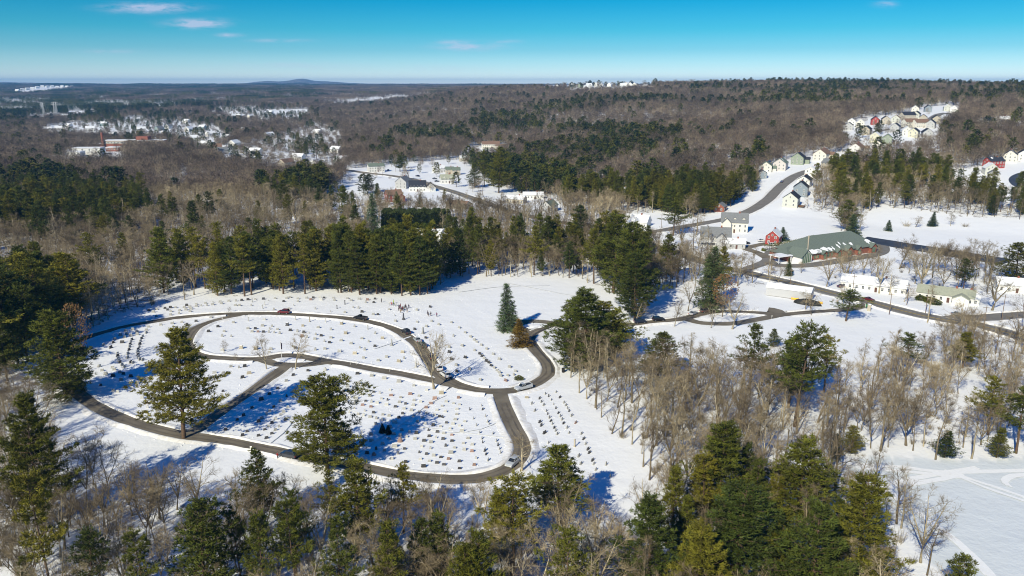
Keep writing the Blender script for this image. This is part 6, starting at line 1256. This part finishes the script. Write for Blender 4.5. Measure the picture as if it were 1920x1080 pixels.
for (x, y, t_, w, kd, l) in ((1185, 585, 412, 85, PINES[2], 'huge rounded pine at the right end of the wood behind the field'), (1150, 548, 398, 95, PINES[0], 'broad pine left behind the huge rounded one'), (1190, 600, 470, 66, PINES[4], 'brownish pine in front of the huge rounded pine'),
                             (1330, 578, 460, 56, SPRUCE[1], 'dark conical spruce on the field beside the main road'), (1806, 546, 483, 32, PINES[1], 'single pine behind the green grey roofed ranch house'), (1903, 535, 453, 60, PINES[2], 'dark pine at the right edge above the ranch houses'),
                             (1262, 442, 376, 60, PINES[1], 'dark umbrella topped pine beside the hill street'), (1598, 443, 400, 36, SPRUCE[1], 'dark conical spruce right behind the green roofed hall'), (1588, 432, 373, 56, PINES[0], 'round pine behind the dark spruce near the hall'),
                             (1665, 433, 412, 30, SPRUCE[1], 'small golden green conifer alone in the upper right field'), (1748, 424, 396, 30, SPRUCE[0], 'small conifer at the far side of the upper right field'), (1468, 452, 425, 22, SPRUCE[1], 'dark conifer touching the red house'),
                             (690, 362, 325, 34, PINES[2], 'round dark pine left of the white village house'), (700, 440, 360, 26, SPRUCE[0], 'thin snowy spruce left of the tall clipped hedge'), (668, 440, 383, 30, PINES[4], 'pine left of the thin snowy spruce'),
                             (745, 384, 358, 13, SPRUCE[1], 'small brown green conifer beside the dark red house'), (787, 388, 364, 16, SPRUCE[0], 'small grey spruce on the lawn before the hedge'), (750, 322, 290, 22, PINES[0], 'dark pine left of the big pale bare tree in the village'),
                             (890, 352, 305, 26, PINES[4], 'dark pine on the left of the village pine clump'), (908, 350, 280, 26, PINES[1], 'tall pine in the village clump'), (935, 362, 272, 42, PINES[2], 'largest dark pine of the village clump'), (978, 362, 318, 24, PINES[4], 'slim pine at the right of the village clump'),
                             (1478, 517, 482, 14, SPRUCE[0], 'small blue spruce on the drive loop before the hall')):
    named(kd, x, y, t_, l, GM, w)
[named(BRUSH[1] if a_ else ROUND, x_, y_, t_, l_, 'shrubs in the upper right field', w_, cat='shrub' if a_ else 'tree') for a_, x_, y_, t_, w_, l_ in ((0, 1717, 426, 402, 26, 'dark bare bush tree in the upper right field, left of a small conifer'), (0, 1782, 424, 396, 22, 'bare bush tree right of the small conifer in the upper field'), (1, 1700, 424, 412, 24, 'low brown shrub at the left of the upper field'), (1, 1810, 425, 415, 18, 'low brown shrub at the right of the upper field'))]
t = named(PINES[3], 1586, 602, 540, 'flat topped yellowish pine spreading over the gate lane', None, 78)
t.scale = (t.scale[0] * 1.2, t.scale[1] * 1.2, t.scale[2])
# ---- named leafless trees
GS = 'leafless lawn trees in the cemetery'
for (x, y, t_, w, kd, l) in ((500, 692, 618, 44, ROUND, 'small rounded bare tree left of the flag pole'), (554, 692, 618, 50, ROUND, 'small rounded bare tree right of the flag pole'), (814, 729, 618, 80, BARE[3], 'tall tan bare tree at the junction beside the parked white cars'),
                             (420, 662, 637, 20, ROUND, 'tiny bare tree left of the pale block monument'), (441, 678, 661, 12, ROUND, 'tiny bare sapling at the middle lane'), (428, 586, 574, 10, ROUND, 'tiny bare sapling by the far lane'), (978, 884, 800, 60, BARE[2], 'thin bare tree beside the silver car at the near bend'),
                             (1265, 612, 550, 34, ROUND, 'slim bare tree beside the gate lane, left of three'), (1290, 583, 520, 46, BARE[5], 'dark bare tree behind the gate lane'), (1333, 615, 566, 34, BARE[5], 'bare tree with bent limbs in front of the oval snow island'), (1373, 617, 545, 60, BARE[3], 'broad bare tree at the near side of the oval snow island'),
                             (1191, 606, 560, 40, ROUND, 'bare tree behind the dark car at the left end of the gate lane'), (1521, 592, 545, 34, BARE[5], 'bare tree with clipped limbs beside the gate lane'), (1510, 580, 540, 30, BARE[2], 'bare tree beside the dark tarp heap'), (1354, 597, 540, 44, OAK, 'brownish oak standing in the oval snow island')):
    named(kd, x, y, t_, l, GS, w)
GH = 'big leafless trees around the main road'
for (x, y, t_, w, kd, l) in ((1549, 540, 476, 60, BARE[5], 'broad bare tree before the brick hall, left of two'), (1582, 530, 470, 50, BARE[3], 'bare tree before the brick hall, right of two'), (1648, 550, 470, 48, BARE[3], 'bare tree in front of the white ranch house'), (1668, 552, 500, 30, BARE[2], 'bare tree at the right end of the white ranch house'),
                             (1695, 566, 535, 32, ROUND, 'small dark bare tree on the verge between the ranch houses'), (1730, 546, 455, 80, BARE[3], 'very large bare tree left behind the green grey roofed house'), (1767, 545, 490, 50, BARE[5], 'bare tree behind the green grey roofed house'), (1860, 582, 510, 70, BARE[3], 'big bare tree at the side road fork'),
                             (1388, 520, 462, 46, BARE[2], 'bare tree left of the drive loop'), (1440, 518, 480, 36, BARE[2], 'bare tree beside the drive to the brick hall'), (1502, 512, 490, 34, ROUND, 'small bare tree on the snowy bank before the hall'), (1306, 440, 385, 40, BARE[2], 'bare tree left of the cream gabled house'),
                             (768, 338, 305, 26, ROUND, 'pale spreading bare tree in the middle of the village'), (1800, 625, 560, 60, BARE[3], 'bare tree leaning over the road fork'), (1905, 645, 575, 60, BARE[5], 'bare tree at the right edge below the side road')):
    named(kd, x, y, t_, l, GH, w)

# ---- wild trees
def wild():
    out = []; r = 84.0
    while r < 2700:
        s = 4.6 if r < 420 else (5.4 if r < 700 else (6.8 if r < 1200 else 8.8)); half = radians(41)
        n = max(3, int(2 * half * r / s)); th = (np.arange(n) + rng.uniform(-.48, .48, n)) / n * 2 * half - half; rr = r + rng.uniform(-.5, .5, n) * s
        out.append(np.stack([rr * np.sin(th), rr * np.cos(th), np.full(n, s)], 1)); r += s
    return np.vstack(out)
Wd = wild(); wx, wy, ws = Wd[:, 0], Wd[:, 1], Wd[:, 2]; wz = hz(wx, wy); wpx, wpy, wdep = proj(wx, wy, wz)
bb, pp = look('b', wpx, wpy), look('p', wpx, wpy)
u = rng.random(len(wx)); v = rng.random(len(wx))
nz = np.sin(wx / 23 + 1) * np.sin(wy / 31) + .6 * np.sin(wx / 11 + wy / 14)
far_boost = np.where(wdep > 1100, 1.0, 1.0)
nb = np.sin(wx / 74 + 2) * np.sin(wy / 96) + .5 * np.sin(wx / 33 + wy / 51)
is_p = v < pp * np.clip(np.where(wdep > 420, 1 + 1.7 * nb, 1 + .4 * nz), .04, 2.2) * np.where(pp > 1, .42, np.where(pp > .5, .6, .7))
is_b = (~is_p) & (u < bb * np.where(wdep < 420, np.where(wpy > 940, .74, np.where(wpx < 1380, .78, .70 + .12 * nz)), .80))
is_p &= ~((wpx > 1640) & (wpy > 585) & (wpy < 720)); ok = clear_of(wx, wy); is_p &= ok; is_b &= ok
def pick(mask): return np.where(mask)[0]
RNG2 = np.random.default_rng(99)
# sizes
hb = np.clip(RNG2.normal(13.5, 2.6, len(wx)), 6, 19); hp = np.clip(RNG2.normal(17.5, 3.6, len(wx)), 7, 26)
reg_left_row = (wpx > 280) & (wpx < 830) & (wpy > 495) & (wpy < 570); hp = np.where(reg_left_row, RNG2.normal(26.0, 2.0, len(wx)), hp)
hp = np.where((wpx < 180) & (wpy > 430) & (wpy < 700), RNG2.normal(23, 2.5, len(wx)), hp)
hb = np.where((wpy > 840) & (wpx < 1000), RNG2.uniform(9, 14.5, len(wx)), hb); hb = np.where((wpx > 1700) & (wpy > 640) & (wpy < 860), RNG2.uniform(8, 13, len(wx)), hb)
hp = np.where((wpy > 700) & (wpx > 1100) & (wpy < 900), RNG2.uniform(6, 13, len(wx)), hp); hp = np.where((wpy > 900), RNG2.uniform(8, 19, len(wx)), hp)
hp = np.where(wdep > 700, hp * .9, hp); ff = look('far', wpx, wpy); hb = hb * ff; hp = hp * (ff * .5 + .5)
wr = RNG2.uniform(0, 6.28, len(wx))
def visible(i, h):
    x0, y0, _ = proj(wx[i], wy[i], wz[i] + h * .7); return (x0 > -20) & (x0 < 1940) & (y0 < 1075) & (y0 > 140)
def region(px, py):
    if py > 900 and px < 1130: return 'in the wood along the bottom edge of the photo'
    if py > 870 and px >= 1130: return 'in the right foreground wood beside the pond'
    if py > 630 and px > 1040: return 'in the sunny wood between the graves and the pond'
    if py > 640: return 'on the snowy slope left of the near lane'
    if px < 280: return 'in the brown wood left behind the cemetery'
    if px < 830: return 'in the row behind the far graves'
    if px < 1230: return 'in the wood edge behind the open snow field'
    return 'beside the main road at the right'
LM = [(345, 822, 'big ragged lane pine'), (614, 881, 'second ragged lane pine'), (124, 746, 'dark pine at the lane bend'), (30, 672, 'huge pine at the left edge'), (1098, 690, 'pine clump by the turning circle'), (1232, 712, 'small bright pine'),
      (1490, 800, 'two topped pine'), (1405, 735, 'thin ragged pine'), (1545, 735, 'small rounded pine'), (1852, 815, 'pine near the right edge'), (1905, 850, 'dark pine cut by the edge'), (1700, 700, 'dark pine above the clearing'), (1597, 850, 'bushy pine at the pond corner'), (1770, 858, 'bushy pine on the pond bank'),
      (1345, 985, 'large dense pine'), (1492, 1010, 'pine with bare stubs'), (1602, 1120, 'conical pine by the pond'), (1375, 1150, 'very broad pine'), (1215, 1130, 'pine beside the blue shadow'), (1048, 985, 'tall bottom centre pine'), (962, 1070, 'broad bottom centre pine'), (663, 1040, 'broad pine below the lane'),
      (757, 1000, 'narrow pine by the lane'), (385, 1150, 'olive conical pine'), (78, 990, 'dark topped pine'), (105, 1150, 'narrow bottom left pine'), (957, 874, 'silver car on the bend'), (1140, 820, 'last gravestones on the lawn'), (1066, 745, 'upper right lawn graves'), (1190, 880, 'narrow end of the lawn'), (1640, 910, 'meeting of the pond tracks'),
      (533, 575, 'maroon parked car'), (675, 575, 'black pickup truck'), (745, 562, 'group of mourners'), (300, 590, 'leftmost far graves'), (430, 560, 'far lane fork'), (600, 553, 'middle far graves'), (820, 545, 'blue shadow behind the mourners'), (1185, 585, 'huge rounded pine'), (1330, 578, 'dark conical spruce'), (970, 515, 'open snow field'), (1070, 520, 'right end of the snow field'), (900, 500, 'left end of the snow field'), (1638, 543, 'long white ranch house'), (1560, 530, 'brick hall'), (1440, 520, 'church drive loop'), (190, 590, 'shadowed left lane end'), (230, 500, 'brown wood left of the belt')]
def where(px, py):
    d = [hypot(px - a, (py - b) * 1.3) for a, b, _ in LM]; k = int(np.argmin(d)); dx, dy = px - LM[k][0], (py - LM[k][1]) * 1.3; D = d[k]
    di = ('left of' if dx < 0 else 'right of') if abs(dx) > abs(dy) * 1.9 else (('behind' if dy < 0 else 'in front of') if abs(dy) > abs(dx) * 1.9 else (('behind left of' if dx < 0 else 'behind right of') if dy < 0 else ('before left of' if dx < 0 else 'before right of')))
    return ('just ' if D < 22 else ('a little ' if D < 45 else ('farther ' if D < 80 else 'far '))) + di + ' the ' + LM[k][2]
LOOKS = dict(pine=['even crowned', 'high crowned', 'full crowned', 'thin topped', 'bushy'], bare=['straight', 'tall slender', 'wide crowned', 'forked', 'very tall', 'broad forked', 'fan shaped', 'low fan shaped', 'small'])
USED = {}
def split(mask, h, kinds, far, name, cat, nmax, lab, mass_name, mass_lab, clumps, grp):
    idx = pick(mask); size = h[idx] / wdep[idx] * visible(idx, h[idx]); order = np.argsort(-size); single = idx[order[:nmax]]; rest = idx[order[nmax:]]
    for i in single:
        k = kinds[int(RNG2.integers(len(kinds)))] if not (name == 'bare_tree' and wpy[i] > 900 and wpx[i] < 1130) else kinds[[5, 6, 7, 3][int(RNG2.integers(4))]]; reg = region(wpx[i], wpy[i])
        pine = name == 'white_pine'; lk = LOOKS['pine' if pine else 'bare'][kinds.index(k)]; l_ = lk + (' pine ' if pine else ' leafless tree ') + where(wpx[i], wpy[i])
        mid_h = 17 if pine else 12
        for pre in ('', 'tall ' if h[i] > mid_h * 1.12 else ('short ' if h[i] < mid_h * .88 else 'middling ')):
            if (pre + l_) not in USED: l_ = pre + l_; break
        if len(l_.split()) > 16: l_ = l_.replace(' the ', ' ', 1)
        reg = USED.setdefault(l_, reg)
        tree(k, wx[i], wy[i], h[i], l_, grp + ' ' + reg, cat, rz=wr[i], wscale=float(RNG2.uniform(.95, 1.3)))
    allk = kinds + far + clumps; near = wdep[rest] < 620
    ki = np.where(near, RNG2.integers(0, len(kinds), len(rest)), len(kinds) + RNG2.integers(0, len(far), len(rest)))
    tops = np.array([k.top for k in allk]); s = h[rest] / tops[ki]; wsx = s * RNG2.uniform(.9, 1.3, len(rest))
    pts = np.stack([wx[rest], wy[rest], wz[rest] - .15], 1); scl = np.stack([wsx, wsx, s], 1); rr = wr[rest]
    # beyond 2.7 km: patches of wood
    cp = []; r = 2720.0
    while r < 9500:
        st = 55 if r < 6000 else 110; n = int(2 * radians(37) * r / st); th = (np.arange(n) + RNG2.uniform(-.4, .4, n)) / n * 2 * radians(37) - radians(37); q = r + RNG2.uniform(-20, 20, n)
        cp.append(np.stack([q * np.sin(th), q * np.cos(th), np.full(n, st / 55.)], 1)); r += st
    cp = np.vstack(cp); cz = hz(cp[:, 0], cp[:, 1]); cx, cy, _ = proj(cp[:, 0], cp[:, 1], cz); cb = look('b', cx, cy); cpn = look('p', cx, cy)
    pn = (np.sin(cp[:, 0] / 210 + 2) * np.sin(cp[:, 1] / 330) + .5 * np.sin(cp[:, 0] / 90)) ; isp = RNG2.random(len(cp)) < np.clip(cpn * (1.0 + .9 * pn), 0, .95)
    sel = (isp if name == 'white_pine' else ~isp) & (cb > .2) & (RNG2.random(len(cp)) < cb + .1)
    cp = cp[sel]; cz = cz[sel]; m = len(cp)
    pts = np.vstack([pts, np.stack([cp[:, 0], cp[:, 1], cz - .5], 1)]); rr = np.concatenate([rr, RNG2.uniform(0, 6.28, m)]); sc = cp[:, 2] * RNG2.uniform(.9, 1.15, m); scl = np.vstack([scl, np.stack([sc, sc, 1 + .2 * (sc - 1)], 1)])
    ki = np.concatenate([ki, len(kinds) + len(far) + RNG2.integers(0, len(clumps), m)])
    scatter(mass_name, allk, pts, rr, scl, ki, mass_lab); return len(single), len(rest), m
print('bare', split(is_b, hb, BARE, FARB, 'bare_tree', 'tree', 270, 'leafless grey brown tree', 'leafless_wood', 'leafless brown wood covering the hills', CLB, 'leafless trees'))
print('pine', split(is_p, hp, PINES, FARP, 'white_pine', 'pine tree', 190, 'dark green pine', 'evergreen_wood', 'dark evergreens scattered through the wood', CLP, 'pines'))
# leafless brush under the near trees
n = 2600; th = RNG2.uniform(-radians(38), radians(38), n); r = 84 * (560 / 84) ** RNG2.random(n); x, y = r * np.sin(th), r * np.cos(th); z = hz(x, y); a, b, _ = proj(x, y, z)
k = (look('b', a, b) > .3) & clear_of(x, y, 3); x, y, z = x[k], y[k], z[k]; s = RNG2.uniform(.35, .9, len(x))
scatter('undergrowth', BRUSH, np.stack([x, y, z], 1), RNG2.uniform(0, 6.28, len(x)), np.stack([s, s, s], 1), RNG2.integers(0, 2, len(x)), 'leafless brush growing under the trees')
# ------------------------------------------------------------------ the air
hm = bpy.data.materials.new('haze'); hm.use_nodes = True; hn = hm.node_tree; hn.nodes.clear()
ho = hn.nodes.new('ShaderNodeOutputMaterial'); pv = hn.nodes.new('ShaderNodeVolumePrincipled')
pv.inputs['Density'].default_value = 6.2e-5; pv.inputs['Color'].default_value = (.09, .46, 1.0, 1); pv.inputs['Anisotropy'].default_value = 0.0
hn.links.new(pv.outputs[0], ho.inputs['Volume'])
mb = MB(); mb.box(-14000, 14000, -1200, 17050, -8, 172)
tag(mb.build('haze', [hm]), 'thin blue air haze over the whole landscape', kind='stuff')
